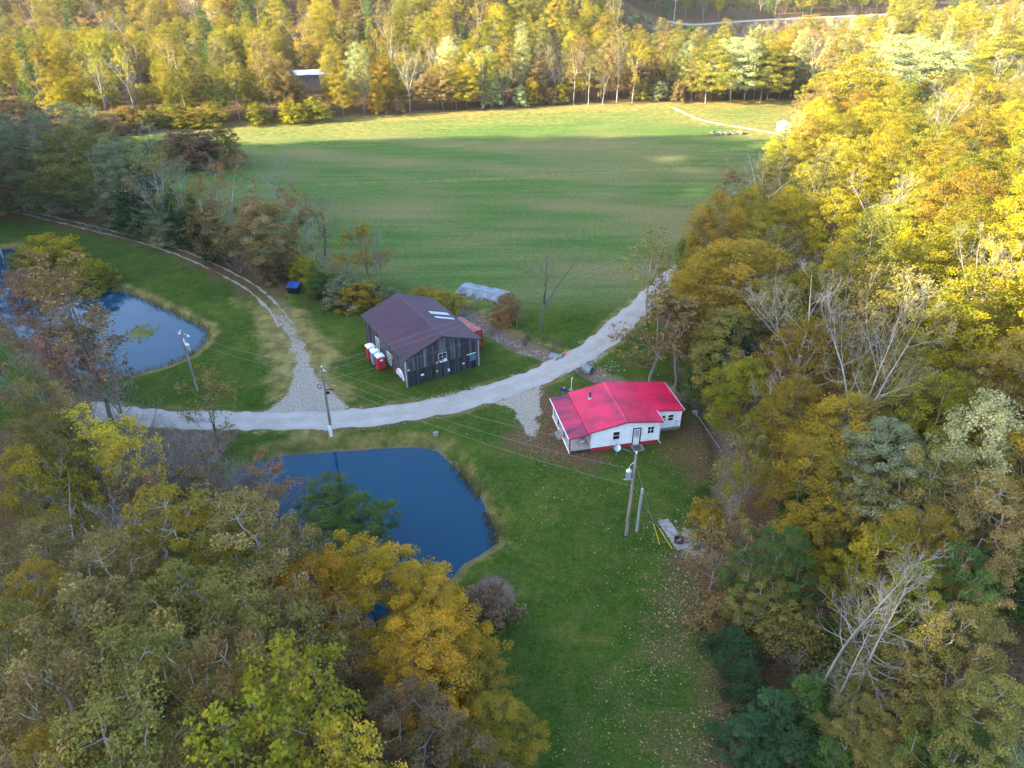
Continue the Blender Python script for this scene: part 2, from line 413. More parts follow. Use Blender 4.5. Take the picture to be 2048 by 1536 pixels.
def gravel_mat(name, light, dark, spots=0.5):
    m, nt, N, out, L = new_mat(name)
    tc = N('ShaderNodeTexCoord')
    v = N('ShaderNodeTexVoronoi'); v.inputs['Scale'].default_value = 7
    L(tc.outputs['Object'], v.inputs['Vector'])
    n1 = N('ShaderNodeTexNoise'); n1.inputs['Scale'].default_value = 0.5; n1.inputs['Detail'].default_value = 8; L(tc.outputs['Object'], n1.inputs['Vector'])
    n2 = N('ShaderNodeTexNoise'); n2.inputs['Scale'].default_value = 5; n2.inputs['Detail'].default_value = 6; L(tc.outputs['Object'], n2.inputs['Vector'])
    c = mixc(N, L, math_n(N, L, 'MULTIPLY', v.outputs['Color'], 0.5), light, tuple(x * 0.72 for x in light))
    r = ramp(N, [(0.40, (0, 0, 0)), (0.62, (1, 1, 1))]); L(n1.outputs['Fac'], r.inputs[0])
    c = mixc(N, L, math_n(N, L, 'MULTIPLY', r.outputs[0], 0.35), c, dark)
    r2 = ramp(N, [(0.60, (0, 0, 0)), (0.72, (1, 1, 1))]); L(n2.outputs['Fac'], r2.inputs[0])
    c = mixc(N, L, math_n(N, L, 'MULTIPLY', r2.outputs[0], spots), c, dark)
    # wheel lines: packed, paler stone in the two ruts (attribute across = -1 .. 1)
    ac = N('ShaderNodeAttribute', attribute_name='across')
    rut = ramp(N, [(0.0, (0.5, 0.5, 0.5)), (0.16, (0, 0, 0)), (0.45, (1, 1, 1)), (0.72, (0.6, 0.6, 0.6)), (0.95, (0, 0, 0))])
    L(math_n(N, L, 'ABSOLUTE', ac.outputs['Fac']), rut.inputs[0])
    c = mixc(N, L, math_n(N, L, 'MULTIPLY', math_n(N, L, 'SUBTRACT', 1.0, rut.outputs[0]), 0.28), c, dark)
    p = N('ShaderNodeBsdfPrincipled'); L(c, p.inputs['Base Color']); p.inputs['Roughness'].default_value = 0.95
    bm = N('ShaderNodeBump'); bm.inputs['Strength'].default_value = 0.5; bm.inputs['Distance'].default_value = 0.04
    L(v.outputs['Distance'], bm.inputs['Height']); L(bm.outputs[0], p.inputs['Normal'])
    L(p.outputs[0], out.inputs[0]); return m
M['gravel'] = gravel_mat('gravel', (0.33, 0.30, 0.265), (0.18, 0.15, 0.115), 0.30)
M['lane'] = gravel_mat('lane_gravel', (0.27, 0.235, 0.20), (0.15, 0.11, 0.08), 0.6)
M['path'] = gravel_mat('pale_path', (0.27, 0.245, 0.19), (0.18, 0.15, 0.09), 0.5)

def water_mat(name, col):
    m, nt, N, out, L = new_mat(name)
    p = N('ShaderNodeBsdfPrincipled')
    p.inputs['Base Color'].default_value = (*col, 1); p.inputs['Roughness'].default_value = 0.03
    p.inputs['IOR'].default_value = 1.33; p.inputs['Specular IOR Level'].default_value = 0.30
    tc = N('ShaderNodeTexCoord'); n = N('ShaderNodeTexNoise'); n.inputs['Scale'].default_value = 1.6; n.inputs['Detail'].default_value = 3
    L(tc.outputs['Object'], n.inputs['Vector'])
    b = N('ShaderNodeBump'); b.inputs['Strength'].default_value = 0.05; b.inputs['Distance'].default_value = 0.05
    L(n.outputs['Fac'], b.inputs['Height']); L(b.outputs[0], p.inputs['Normal'])
    L(p.outputs[0], out.inputs[0]); return m
M['water'] = water_mat('pond_water', (0.001, 0.034, 0.066))

def ground_mat():
    m, nt, N, out, L = new_mat('ground_cover')
    tc = N('ShaderNodeTexCoord')
    def noise(scale, detail=6, rough=0.6, stretch=None, rot=0):
        n = N('ShaderNodeTexNoise'); n.inputs['Scale'].default_value = scale; n.inputs['Detail'].default_value = detail; n.inputs['Roughness'].default_value = rough
        if stretch or rot:
            mp = N('ShaderNodeMapping'); mp.inputs['Rotation'].default_value = (0, 0, rot)
            if stretch: mp.inputs['Scale'].default_value = stretch
            L(tc.outputs['Object'], mp.inputs[0]); L(mp.outputs[0], n.inputs['Vector'])
        else: L(tc.outputs['Object'], n.inputs['Vector'])
        return n.outputs['Fac']
    def attr(nm): return N('ShaderNodeAttribute', attribute_name=nm).outputs['Fac']
    def sharp(w, nz, k=2.2):
        """a weight broken up by noise"""
        v = math_n(N, L, 'ADD', w, math_n(N, L, 'MULTIPLY', math_n(N, L, 'SUBTRACT', nz, 0.5), 1.5))
        v = math_n(N, L, 'MULTIPLY', math_n(N, L, 'SUBTRACT', v, 0.5), k)
        return math_n(N, L, 'ADD', v, 0.5, True)
    fine = noise(4.5, 8, 0.75); mid = noise(0.55, 7, 0.65); big = noise(0.07, 5, 0.6)
    g = ramp(N, [(0.30, (0.018, 0.034, 0.007)), (0.48, (0.054, 0.090, 0.015)), (0.60, (0.095, 0.130, 0.025)), (0.74, (0.18, 0.175, 0.05))]); L(fine, g.inputs[0])
    g2 = ramp(N, [(0.35, (0.034, 0.090, 0.010)), (0.50, (0.070, 0.112, 0.020)), (0.64, (0.125, 0.118, 0.034))]); L(mid, g2.inputs[0])
    grass = mixc(N, L, 0.5, g.outputs[0], g2.outputs[0])
    patch = ramp(N, [(0.38, (0.52, 0.60, 0.56)), (0.54, (0.74, 0.73, 0.68)), (0.66, (1.02, 0.86, 0.76))]); L(noise(0.16, 6, 0.7), patch.inputs[0])
    grass = mixc(N, L, 1.0, grass, patch.outputs[0], 'MULTIPLY')
    # mown rows of the hay field
    st1 = noise(1.0, 5, 0.62, (0.045, 0.36, 1), R(-27)); st2 = noise(1.0, 5, 0.62, (0.04, 0.42, 1), R(-12))
    rows = mixc(N, L, attr('rows2'), st1, st2)
    rr = ramp(N, [(0.36, (0.042, 0.088, 0.028)), (0.48, (0.064, 0.110, 0.036)), (0.60, (0.098, 0.128, 0.046)), (0.72, (0.140, 0.138, 0.058))]); L(rows, rr.inputs[0])
    field = mixc(N, L, 0.42, rr.outputs[0], mixc(N, L, 0.5, g.outputs[0], g2.outputs[0]))
    grass = mixc(N, L, attr('field'), grass, field)
    grass = mixc(N, L, attr('tan'), grass, (0.165, 0.130, 0.062))
    tuft = ramp(N, [(0.30, (0.45, 0.48, 0.42)), (0.5, (1, 1, 1)), (0.70, (1.6, 1.45, 1.25))]); L(noise(1.6, 9, 0.82), tuft.inputs[0])
    grass = mixc(N, L, 0.8, grass, tuft.outputs[0], 'MULTIPLY')
    dry_and_sunlit = ramp(N, [(0.3, (0.10, 0.075, 0.032)), (0.6, (0.22, 0.175, 0.055)), (0.8, (0.30, 0.24, 0.085))]); L(mid, dry_and_sunlit.inputs[0])
    c = mixc(N, L, sharp(attr('dry_and_sunlit'), math_n(N, L, 'ADD', math_n(N, L, 'MULTIPLY', mid, 0.6), math_n(N, L, 'MULTIPLY', fine, 0.4)), 1.5), grass, dry_and_sunlit.outputs[0])
    lit = ramp(N, [(0.28, (0.035, 0.020, 0.013)), (0.48, (0.095, 0.055, 0.030)), (0.62, (0.16, 0.10, 0.05)), (0.74, (0.30, 0.20, 0.10))]); L(fine, lit.inputs[0])
    c = mixc(N, L, sharp(attr('litter'), math_n(N, L, 'ADD', math_n(N, L, 'MULTIPLY', mid, 0.4), math_n(N, L, 'MULTIPLY', fine, 0.6)), 1.8), c, lit.outputs[0])
    dirt = ramp(N, [(0.3, (0.10, 0.07, 0.05)), (0.7, (0.20, 0.15, 0.11))]); L(fine, dirt.inputs[0])
    c = mixc(N, L, sharp(attr('dirt'), mid, 2.0), c, dirt.outputs[0])
    v = N('ShaderNodeTexVoronoi'); v.inputs['Scale'].default_value = 5; L(tc.outputs['Object'], v.inputs['Vector'])
    gr = ramp(N, [(0.3, (0.12, 0.095, 0.07)), (0.48, (0.27, 0.23, 0.18)), (0.7, (0.44, 0.40, 0.34))]); L(fine, gr.inputs[0])
    c = mixc(N, L, sharp(attr('gravel'), math_n(N, L, 'ADD', math_n(N, L, 'MULTIPLY', noise(2.2, 6, 0.7), 0.7), math_n(N, L, 'MULTIPLY', fine, 0.3)), 4.0), c, gr.outputs[0])
    p = N('ShaderNodeBsdfDiffuse'); L(c, p.inputs['Color'])
    bm = N('ShaderNodeBump'); bm.inputs['Strength'].default_value = 0.8; bm.inputs['Distance'].default_value = 0.18
    L(noise(6, 6, 0.8), bm.inputs['Height']); L(bm.outputs[0], p.inputs['Normal'])
    L(p.outputs[0], out.inputs[0]); return m
M['ground'] = ground_mat()

# ------------------------------------------------------------------ ground
def axis(*segs):
    out = []
    for a, b, st in segs:
        out += list(np.arange(a, b - 1e-6, st))
    out.append(segs[-1][1]); return np.array(out)
xs = axis((-440, -110, 8), (-110, -62, 1.2), (-62, 34, 0.5), (34, 110, 1.2), (110, 470, 9))
ys = axis((-160, 18, 5), (18, 100, 0.5), (100, 250, 1.2), (250, 520, 6), (520, 900, 14))
GX, GY = np.meshgrid(xs, ys)
gx, gy = GX.ravel(), GY.ravel()
gz = height(gx, gy)
# small humps, none where buildings and roads stand
flat = smooth(30, 60, gy) * smooth(120, 90, gy)
gz = gz + (vnoise(gx / 9, gy / 9, 3) - 0.5) * 0.12 * (1 - flat)
nx, ny = len(xs), len(ys)
idx = np.arange(nx * ny).reshape(ny, nx)
quads = np.stack([idx[:-1, :-1].ravel(), idx[:-1, 1:].ravel(), idx[1:, 1:].ravel(), idx[1:, :-1].ravel()], 1)

n1 = vnoise(gx / 3.1, gy / 3.1, 1); n2 = vnoise(gx / 11, gy / 11, 2); n3 = vnoise(gx / 1.3, gy / 1.3, 4)
dpn = poly_dist(gx, gy, POND_NEAR, True); dpf = poly_dist(gx, gy, POND_FAR, True)
dcr = poly_dist(gx, gy, CREEK); drd = poly_dist(gx, gy, ROAD); dtr = poly_dist(gx, gy, TRACK)
dfar = np.interp(gx, [p[0] for p in FIELD_FAR], [p[1] for p in FIELD_FAR]) - gy
edge_x = np.interp(gy, [p[1] for p in FOREST_R], [p[0] for p in FOREST_R])
edge_x = np.where(gy > 236, 300, edge_x)
inr = gx - edge_x
field_w = smooth(88, 96, gy) * smooth(-1.5, 3, dfar) * smooth(2, 6, poly_dist(gx, gy, TREES_L)) * (gx > -90 + 0 * gy) * smooth(0, 3, -inr)
field_w = np.where((gx < np.interp(gy, [90, 95.4, 102, 118, 132, 150, 205], [-20, -24, -36, -57, -74, -80, -78])), 0, field_w)
rows2 = smooth(150, 120, gy + 0.35 * gx)
litter = np.maximum.reduce([
    smooth(-3.5, 1.5, inr + (n1 - 0.5) * 3) * (gy < 240),
    smooth(2, -6, dfar + (n1 - .5) * 4),
    1.0 * smooth(4.5, 0.5, poly_dist(gx, gy, TREES_L) + (n1 - 0.5) * 3),
    0.66 * smooth(8.5, 1.5, np.hypot(gx - 20.0, (gy - 58.5) * .75)),
    0.5 * smooth(3.0, 0.5, poly_dist(gx, gy, CREEK)) * (gx < 8),
    0.75 * smooth(3.4, 1.6, drd) * (gx > -22) * (gx < 6) * (0.5 + n2),
    0.75 * smooth(4.2, 0.3, poly_dist(gx, gy, [(1.0, 60), (4.2, 58.5), (7.5, 57), (4.2, 62), (3.0, 68)])),
    0.72 * smooth(4.0, 1.2, dtr + (n1 - .5) * 2.5) * smooth(84, 100, gy) * (.55 + .6 * n2),
])
# the wood in the near left corner
litter = np.maximum(litter, smooth(0, 4, -(gx + 27) + (n1 - .5) * 3) * smooth(64, 60, gy))
litter = np.maximum(litter, smooth(0, 3, -(gx + 3.5 + 0.35 * np.clip(gy - 26, 0, 20)) + (n1 - .5) * 2) * smooth(41, 36, gy))
# leaves blown over the near lawn
litter = np.maximum(litter, 0.55 * smooth(11, 0, -inr) * smooth(50, 30, gy) * (0.4 + n1))
litter = np.maximum(litter, 0.36 * smooth(44, 28, gy) * n2)
dry_and_sunlit = np.maximum.reduce([  # dry grass, plus straw colour painted to brighten the field's sunlit far strip
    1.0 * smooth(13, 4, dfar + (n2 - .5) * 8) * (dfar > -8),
    0.60 * smooth(1.1, 0.2, np.abs(dpn - 0.4)) * (.3 + n1), 0.8 * smooth(1.6, 0.3, np.abs(dpf - 0.5)),
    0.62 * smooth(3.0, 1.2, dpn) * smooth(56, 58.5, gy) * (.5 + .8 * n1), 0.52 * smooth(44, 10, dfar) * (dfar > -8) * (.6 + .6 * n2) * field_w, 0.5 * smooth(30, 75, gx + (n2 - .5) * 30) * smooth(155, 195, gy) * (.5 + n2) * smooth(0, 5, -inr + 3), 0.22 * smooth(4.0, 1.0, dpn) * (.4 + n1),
    0.5 * smooth(3.2, 2.0, drd) * n1 * 1.5,
    0.80 * smooth(5.5, 2, dtr + (n1 - .5) * 3) * smooth(100, 88, gy),
    0.65 * smooth(4, 1, dcr) * (gx < 8),
    0.42 * field_w * smooth(1.3, 0.2, poly_dist(gx, gy, [(-70, 148), (-45, 149.5), (0, 155), (40, 163), (52, 171)]) + (n1 - .5)),
    0.6 * smooth(8, 2, np.hypot(gx + 26, gy - 77)) * n1 * 1.6,
    0.8 * smooth(45, 80, gx + (n2 - .5) * 25) * smooth(172, 200, gy) * n2 * smooth(0, 5, -inr + 3),
])
tanw = field_w * smooth(10, 30, dfar) * np.clip(.42 * smooth(.45, .80, vnoise((gx * 0.9 - gy * 0.3) / 30, (gy + 0.3 * gx) / 10, 9)) + .28 * smooth(.5, .85, vnoise((gx + gy) / 16, (gy - gx * .3) / 7, 19)), 0, .85)
dirt = np.maximum.reduce([0.95 * smooth(2.2, 0.4, dcr) * (gx < 8), 0.8 * smooth(2.4, 0.6, dcr) * (gx >= 8),
                          smooth(1.0, -0.5, dpn), smooth(0.6, -0.5, dpf),
                          0.9 * smooth(2.4, 1.2, np.hypot(gx + 1.6, gy - 39.2))])
tw = np.interp(gy, [60, 70, 84, 95], [2.0, 1.5, 1.25, 1.1])      # a wide drive that thins to two wheel tracks
mid_grass = smooth(88, 96, gy) * smooth(0.55, 0.2, dtr)
gravel = np.maximum.reduce([
    smooth(tw + .5, tw - .9, dtr + (n3 - .5) * 0.9) * (1 - 0.75 * mid_grass) * np.interp(gy, [64, 78, 88, 96], [0.74, 0.62, 0.52, 0.0]),
    0.92 * smooth(0.8, -1.2, poly_dist(gx, gy, JUNCTION, True)),
    0.80 * smooth(0.5, -1.0, poly_dist(gx, gy, DRIVE_MOUTH, True) + (n3 - .5) * 1.0),
    0.42 * smooth(3.2, 1.9, drd) * n3 * 1.4,
    0.30 * smooth(1.2, 0.3, dcr) * (gx < 8) * (0.3 + n3),
    0.62 * smooth(3.2, 0.5, np.hypot(gx - 16.2, (gy - 45) * 0.6)) * (0.35 + n3),
])
ground = link('ground', mesh_from('ground', np.stack([gx, gy, gz], 1), quads, [M['ground']],
              dict(field=('POINT', field_w), rows2=('POINT', rows2), tan=('POINT', tanw), litter=('POINT', np.clip(litter, 0, 1)), dry_and_sunlit=('POINT', np.clip(dry_and_sunlit, 0, 1)),
                   dirt=('POINT', np.clip(dirt, 0, 1)), gravel=('POINT', np.clip(gravel, 0, 1))), smooth_shade=True))
tag(ground, kind='structure')

def resample(pts, step):
    p = np.array(pts, float)
    # smooth the line a little (Chaikin)
    for _ in range(3):
        a, b = p[:-1], p[1:]
        p = np.vstack([p[:1], np.stack([a * .75 + b * .25, a * .25 + b * .75], 1).reshape(-1, 2), p[-1:]])
    d = np.r_[0, np.cumsum(np.hypot(*np.diff(p, axis=0).T))]
    t = np.arange(0, d[-1], step)
    return np.stack([np.interp(t, d, p[:, 0]), np.interp(t, d, p[:, 1])], 1)

def strip(name, pts, half, mat, step=0.45, lift=0.035, wob=0.25, crown=0.05, across=9, seed=1):
    c = resample(pts, step)
    tan = np.gradient(c, axis=0); tan /= np.linalg.norm(tan, axis=1)[:, None]
    nor = np.stack([-tan[:, 1], tan[:, 0]], 1)
    i = np.arange(len(c))
    wl = half + (vnoise(i * step / 1.1, i * 0, seed) - .5) * 2 * wob + (vnoise(i * step / 6, i * 0, seed + 5) - .5) * wob
    wr = half + (vnoise(i * step / 1.1, i * 0, seed + 9) - .5) * 2 * wob + (vnoise(i * step / 6, i * 0, seed + 7) - .5) * wob
    ts = np.linspace(-1, 1, across)
    V = []
    for t in ts:
        w = np.where(t < 0, wl, wr)
        xy = c + nor * (t * w)[:, None]
        z = height(xy[:, 0], xy[:, 1]) * (0 if name != 'far_road' else 1) + lift + crown * (1 - t * t)
        if abs(t) == 1: z = z - 0.03 - lift * 0.6
        V.append(np.column_stack([xy, z]))
    V = np.stack(V, 1)
    n, k = len(c), across
    ix = np.arange(n * k).reshape(n, k)
    q = np.stack([ix[:-1, :-1].ravel(), ix[1:, :-1].ravel(), ix[1:, 1:].ravel(), ix[:-1, 1:].ravel()], 1)
    o = link(name, mesh_from(name, V.reshape(-1, 3), q, [mat], dict(across=('POINT', np.tile(ts, n))), True))
    return tag(o, kind='structure')
strip('gravel_road', ROAD, 1.85, M['gravel'])
def offset(pts, d):
    c = resample(pts, 1.0); tn = np.gradient(c, axis=0); tn /= np.linalg.norm(tn, axis=1)[:, None]
    return [tuple(p) for p in c + np.stack([-tn[:, 1], tn[:, 0]], 1) * d]
for d_, sd_ in ((-.78, 41), (.78, 57)):
    strip('lane_wheel_track', offset(TRACK[4:], d_), 0.20, M['lane'], .35, .012, .24, .01, 5, sd_)
strip('field_path', PATH, 0.65, M['path'], 0.8, 0.05, 0.3, 0.02, 5, 21)
strip('far_road', FARROAD, 2.6, M['path'], 4, 0.35, 0.1, 0.05, 5, 31)

def water(name, pts, z):
    pl = resample(pts + [pts[0]], 0.8)
    cx, cy = pl.mean(0)
    pl = pl + (pl - [cx, cy]) / np.linalg.norm(pl - [cx, cy], axis=1)[:, None] * 0.25
    me = bpy.data.meshes.new(name)
    me.from_pydata([(x, y, z) for x, y in pl], [], [tuple(range(len(pl)))]); me.materials.append(M['water']); me.update()
    return tag(link(name, me), kind='structure')
water('pond_water', POND_NEAR, -0.75)
water('pond_water', POND_FAR, -0.55)

# ------------------------------------------------------------------ barn
BARN_ANG = R(31.2)
barn = thing('barn', 'weathered grey board barn with brown metal roof beside the gravel road', 'barn', (-12.29, 70.25, 0), BARN_ANG)
BW, BL, BE, BR = 9.5, 12.75, 3.95, 5.65          # width, length, eave, ridge
def barn_top(x): return BE + (BR - BE) * (1 - abs(x - BW / 2) / (BW / 2))
core = MB().prism([(0.06, 0.0), (BW - 0.06, 0.0), (BW - 0.06, BE - .1), (BW / 2, BR - .12), (0.06, BE - .1)], 'y', 0.06, BL - 0.06)
core.build('wall_core', M['board_low'], barn)
# boards: upper tier and a darker lower tier on the road front, one tier on the sides
def board(p0, p1, z0, z1a, z1b, out, mat, t=0.03):
    """a board from p0 to p1 (plan), proud of the wall by out"""
    (ax, ay), (bx, by) = p0, p1
    dx, dy = bx - ax, by - ay; l = math.hypot(dx, dy); nx_, ny_ = dy / l, -dx / l
    o0, o1 = out, out + t
    pts = [(ax + nx_ * o0, ay + ny_ * o0, z0), (bx + nx_ * o0, by + ny_ * o0, z0), (bx + nx_ * o1, by + ny_ * o1, z0), (ax + nx_ * o1, ay + ny_ * o1, z0)]
    top = [(ax + nx_ * o0, ay + ny_ * o0, z1a), (bx + nx_ * o0, by + ny_ * o0, z1b), (bx + nx_ * o1, by + ny_ * o1, z1b), (ax + nx_ * o1, ay + ny_ * o1, z1a)]
    MB().hexa([pts[3], pts[2], pts[1], pts[0], top[3], top[2], top[1], top[0]]).build('board', mat, barn)
def board_run(length, f, zlo, zhi, out, mat, wmin=.16, wmax=.30):
    u = 0.0
    while u < length - 0.02:
        w = min(rnd.uniform(wmin, wmax), length - u)
        a, b = u + 0.006, u + w - 0.008
        g = rnd.uniform(0, 0.014)
        board(f(a), f(b), zlo + rnd.uniform(-.03, .05), zhi(a), zhi(b), out + g, mat)
        u += w
board_run(BW, lambda u: (u, 0.0), 1.9, lambda u: barn_top(u) - .1, 0.0, M['board'])
board_run(BW, lambda u: (u, 0.0), 0.06, lambda u: 1.98 + rnd.uniform(-.04, .04), 0.05, M['board_low'], .14, .22)
board_run(BL, lambda u: (0.0, BL - u), 0.08, lambda u: BE - .1, 0.0, M['board'], .18, .32)
board_run(BW, lambda u: (BW - u, BL), 0.06, lambda u: barn_top(BW - u) - .1, 0.0, M['board'], .25, .35)
board_run(BL, lambda u: (BW, u), 0.06, lambda u: BE - .1, 0.0, M['board'], .25, .35)
for (x, y) in ((-.05, -.05), (BW + .05, -.05)):
    MB().box(x - .07, x + .07, y - .07, y + .07, 0.02, BE - .15).build('corner_board', M['post_wood'], barn)
# roof of overlapping ribbed sheets
def roof_sheets(parent, xr, zr, xe, ze, y0, y1, mat, width=0.92, rib=0.23, rib_h=0.025, t=0.03, ylim=None, name='roof_panel', zig=0.0):
    """sheets run from the ridge line (xr, zr) to the eave (xe, ze); y0..y1 along the building"""
    n = max(1, round((y1 - y0) / width)); w = (y1 - y0) / n
    L_ = math.hypot(xe - xr, ze - zr); sx, sz = (xe - xr) / L_, (ze - zr) / L_
    nxn, nzn = (-sz, sx) if sx > 0 else (sz, -sx)
    for i in range(n):
        a = y0 + i * w; b = a + w - 0.012
        xe2, ze2 = xe, ze
        if ylim: xe2, ze2 = ylim((a + b) / 2)
        lift_ = rnd.uniform(0, .008) + (0.012 if i % 2 else 0)
        prof = []
        k = max(2, round(w / rib))
        for j in range(k):
            yy = a + (b - a) * j / k; dy = (b - a) / k
            prof += [(yy, 0), (yy + dy * .62, 0), (yy + dy * .72, rib_h), (yy + dy * .90, rib_h)]
        prof.append((b, 0))
        V, F = [], []
        for (x, z) in ((xr, zr), (xe2, ze2)):
            for (yy, h) in prof:
                V.append((x + nxn * (h + lift_), yy, z + nzn * (h + lift_)))
        m_ = len(prof)
        for j in range(m_ - 1): F.append((j, j + 1, m_ + j + 1, m_ + j) if sx > 0 else (j + 1, j, m_ + j, m_ + j + 1))
        b0 = len(V)
        for (x, z) in ((xr, zr), (xe2, ze2)):
            for yy in (a, b): V.append((x - nxn * t, yy, z - nzn * t))
        F += [(b0, b0 + 2, b0 + 3, b0 + 1), (0, b0, b0 + 1) + tuple(range(m_ - 1, 0, -1)), (m_,) + tuple(range(m_ + 1, 2 * m_)) + (b0 + 3, b0 + 2),
              (0, m_, b0 + 2, b0), (m_ - 1, b0 + 1, b0 + 3, 2 * m_ - 1)]
        MB().add(V, F).build(name, mat, parent)
OV = 0.38
sl = (BR - BE) / (BW / 2)
roof_sheets(barn, BW / 2, BR, -OV, BE - sl * OV, -OV, BL + OV, M['roof_brown'], .93, .31, .018)
roof_sheets(barn, BW / 2, BR, BW + OV, BE - sl * OV, -OV, BL + OV, M['roof_brown'], .93, .31, .018)
MB().prism([(BW / 2 - .22, BR - .03), (BW / 2, BR + .075), (BW / 2 + .22, BR - .03), (BW / 2, BR + .03)], 'y', -OV - .01, BL + OV + .01).build('ridge_cap', M['roof_brown'], barn)
for sgn in (-1, 1):   # barge boards on the road gable
    xa, xb = (BW / 2, -OV) if sgn < 0 else (BW / 2, BW + OV)
    za, zb = BR - .03, BE - sl * OV - .03
    MB().hexa([(xa, -OV - .03, za - .16), (xb, -OV - .03, zb - .16), (xb, -OV + .01, zb - .16), (xa, -OV + .01, za - .16),
               (xa, -OV - .03, za - .02), (xb, -OV - .03, zb - .02), (xb, -OV + .01, zb - .02), (xa, -OV + .01, za - .02)]).build('barge_board', M['board_low'], barn)
for y0, y1 in ((6.6, 7.45), (5.25, 5.8)):   # two clear sheets in the far slope
    q = []
    for (x, y) in ((6.6, y0), (9.2, y0), (9.2, y1), (6.6, y1)):
        q.append((x, y, BR - sl * (x - BW / 2) + 0.075))
    MB().slab(q, 0.02).build('skylight_panel', M['skylight'], barn)
def frame_window(parent, f, u0, u1, z0, z1, mat=None, cols=2, rows_=2, glass=True, out=.08, bar=.06, name='window'):
    """framed window on a wall; f(u, out) gives plan coordinates"""
    mat = mat or M['trim']
    def bx(u_a, u_b, za, zb, o0, o1):
        a, b, c_, d = f(u_a, o0), f(u_b, o0), f(u_b, o1), f(u_a, o1)
        return [(*a, za), (*b, za), (*c_, za), (*d, za), (*a, zb), (*b, zb), (*c_, zb), (*d, zb)]
    fr = MB()
    fr.hexa(bx(u0 - bar, u0, z0 - bar, z1 + bar, 0, out)); fr.hexa(bx(u1, u1 + bar, z0 - bar, z1 + bar, 0, out))
    fr.hexa(bx(u0, u1, z0 - bar, z0, 0, out)); fr.hexa(bx(u0, u1, z1, z1 + bar, 0, out))
    w_ = fr.build(name, mat, parent)
    mb = MB()
    for i in range(1, cols):
        u = u0 + (u1 - u0) * i / cols; mb.hexa(bx(u - .015, u + .015, z0, z1, 0.02, out - .015))
    for i in range(1, rows_):
        z = z0 + (z1 - z0) * i / rows_; mb.hexa(bx(u0, u1, z - .018, z + .018, 0.02, out - .02))
    if mb.v: mb.build('glazing_bar', mat, w_)
    if glass:
        for i in range(cols):
            for j in range(rows_):
                ua, ub = u0 + (u1 - u0) * i / cols, u0 + (u1 - u0) * (i + 1) / cols
                za, zb = z0 + (z1 - z0) * j / rows_, z0 + (z1 - z0) * (j + 1) / rows_
                MB().hexa(bx(ua + .002, ub - .002, za + .002, zb - .002, 0.012, 0.028)).build('pane', M['glass'], w_)
    return w_
bf = lambda u, o: (u, -o - 0.05)
bl = lambda u, o: (-o - 0.05, u)
def plate(f, u0, u1, z0, z1, mat, name, o0=0.06, o1=0.09, label=None):
    a, b, c_, d = f(u0, o0), f(u1, o0), f(u1, o1), f(u0, o1)
    o = MB().hexa([(*a, z0), (*b, z0), (*c_, z0), (*d, z0), (*a, z1), (*b, z1), (*c_, z1), (*d, z1)]).build(name, mat, barn)
    if label: o['label'] = label
    return o
frame_window(barn, bf, 4.2, 5.2, 2.3, 3.2, M['post_wood'], 2, 2)
plate(bf, 4.25, 5.2, 2.18, 2.28, M['trim'], 'window_box', 0.08, 0.26)
plate(bf, 4.35, 4.75, 2.28, 2.45, M['tan'], 'flower_pot', 0.10, 0.24); plate(bf, 4.85, 5.1, 2.28, 2.5, M['plastic_white'], 'flower_pot', 0.10, 0.22)
plate(bf, 8.3, 9.1, 1.05, 1.95, M['teal'], 'painted_board', label='teal painted board near the corner')
plate(bf, 7.75, 8.25, 1.05, 1.95, M['black'], 'opening_shade_plate')  # black plate on the wall paints the shade of an opening
plate(bf, 7.9, 9.1, 1.99, 2.07, M['trim'], 'lintel')
for u, z, w_, h_, m_ in ((0.25, 2.3, .25, .15, 'trim'), (1.95, 1.15, .40, .22, 'trim'), (3.85, 1.05, .24, .28, 'plaque_yellow'), (5.4, .72, .26, .36, 'plastic_white'),
                         (7.4, 1.03, .28, .16, 'trim'), (3.9, 2.2, .13, .2, 'trim'), (6.3, 1.35, .2, .25, 'rust')):
    plate(bf, u - w_ / 2, u + w_ / 2, z - h_ / 2, z + h_ / 2, M[m_], 'plaque', .09, .11)
frame_window(barn, bl, 4.4, 5.4, .75, 2.2, None, 2, 3)
frame_window(barn, bl, 8.0, 8.95, 1.2, 2.55, None, 2, 3)
plate(bl, 6.1, 6.7, .35, 1.1, M['red_paint'], 'sign_board'); plate(bl, 2.9, 3.5, .4, 1.0, M['red_paint'], 'sign_board')
# a round tan disc and half a white wagon wheel on the long wall
disc = MB().tube([(-.06, 3.95, 2.15), (-.11, 3.95, 2.15)], .33, 18).build('round_sign', M['tan'], barn)
wh = MB()
for r0 in (1.0, .74):
    arc = [(-.12, 1.65 + r0 * math.cos(a), .55 + r0 * math.sin(a)) for a in np.linspace(0, math.pi, 15)]
    wh.tube(arc, .10 if r0 > .9 else .06, 6)
wh.build('wheel_rim', M['trim'], barn)
for a in np.linspace(0.25, math.pi - .25, 6):
    MB().tube([(-.12, 1.65, .55), (-.12, 1.65 + .95 * math.cos(a), .55 + .95 * math.sin(a))], .04, 5).build('wheel_spoke', M['trim'], barn)
def bworld(u, v, z=0):
    ca, sa = math.cos(BARN_ANG), math.sin(BARN_ANG)
    return (-12.29 + u * ca - v * sa, 70.25 + u * sa + v * ca, z)

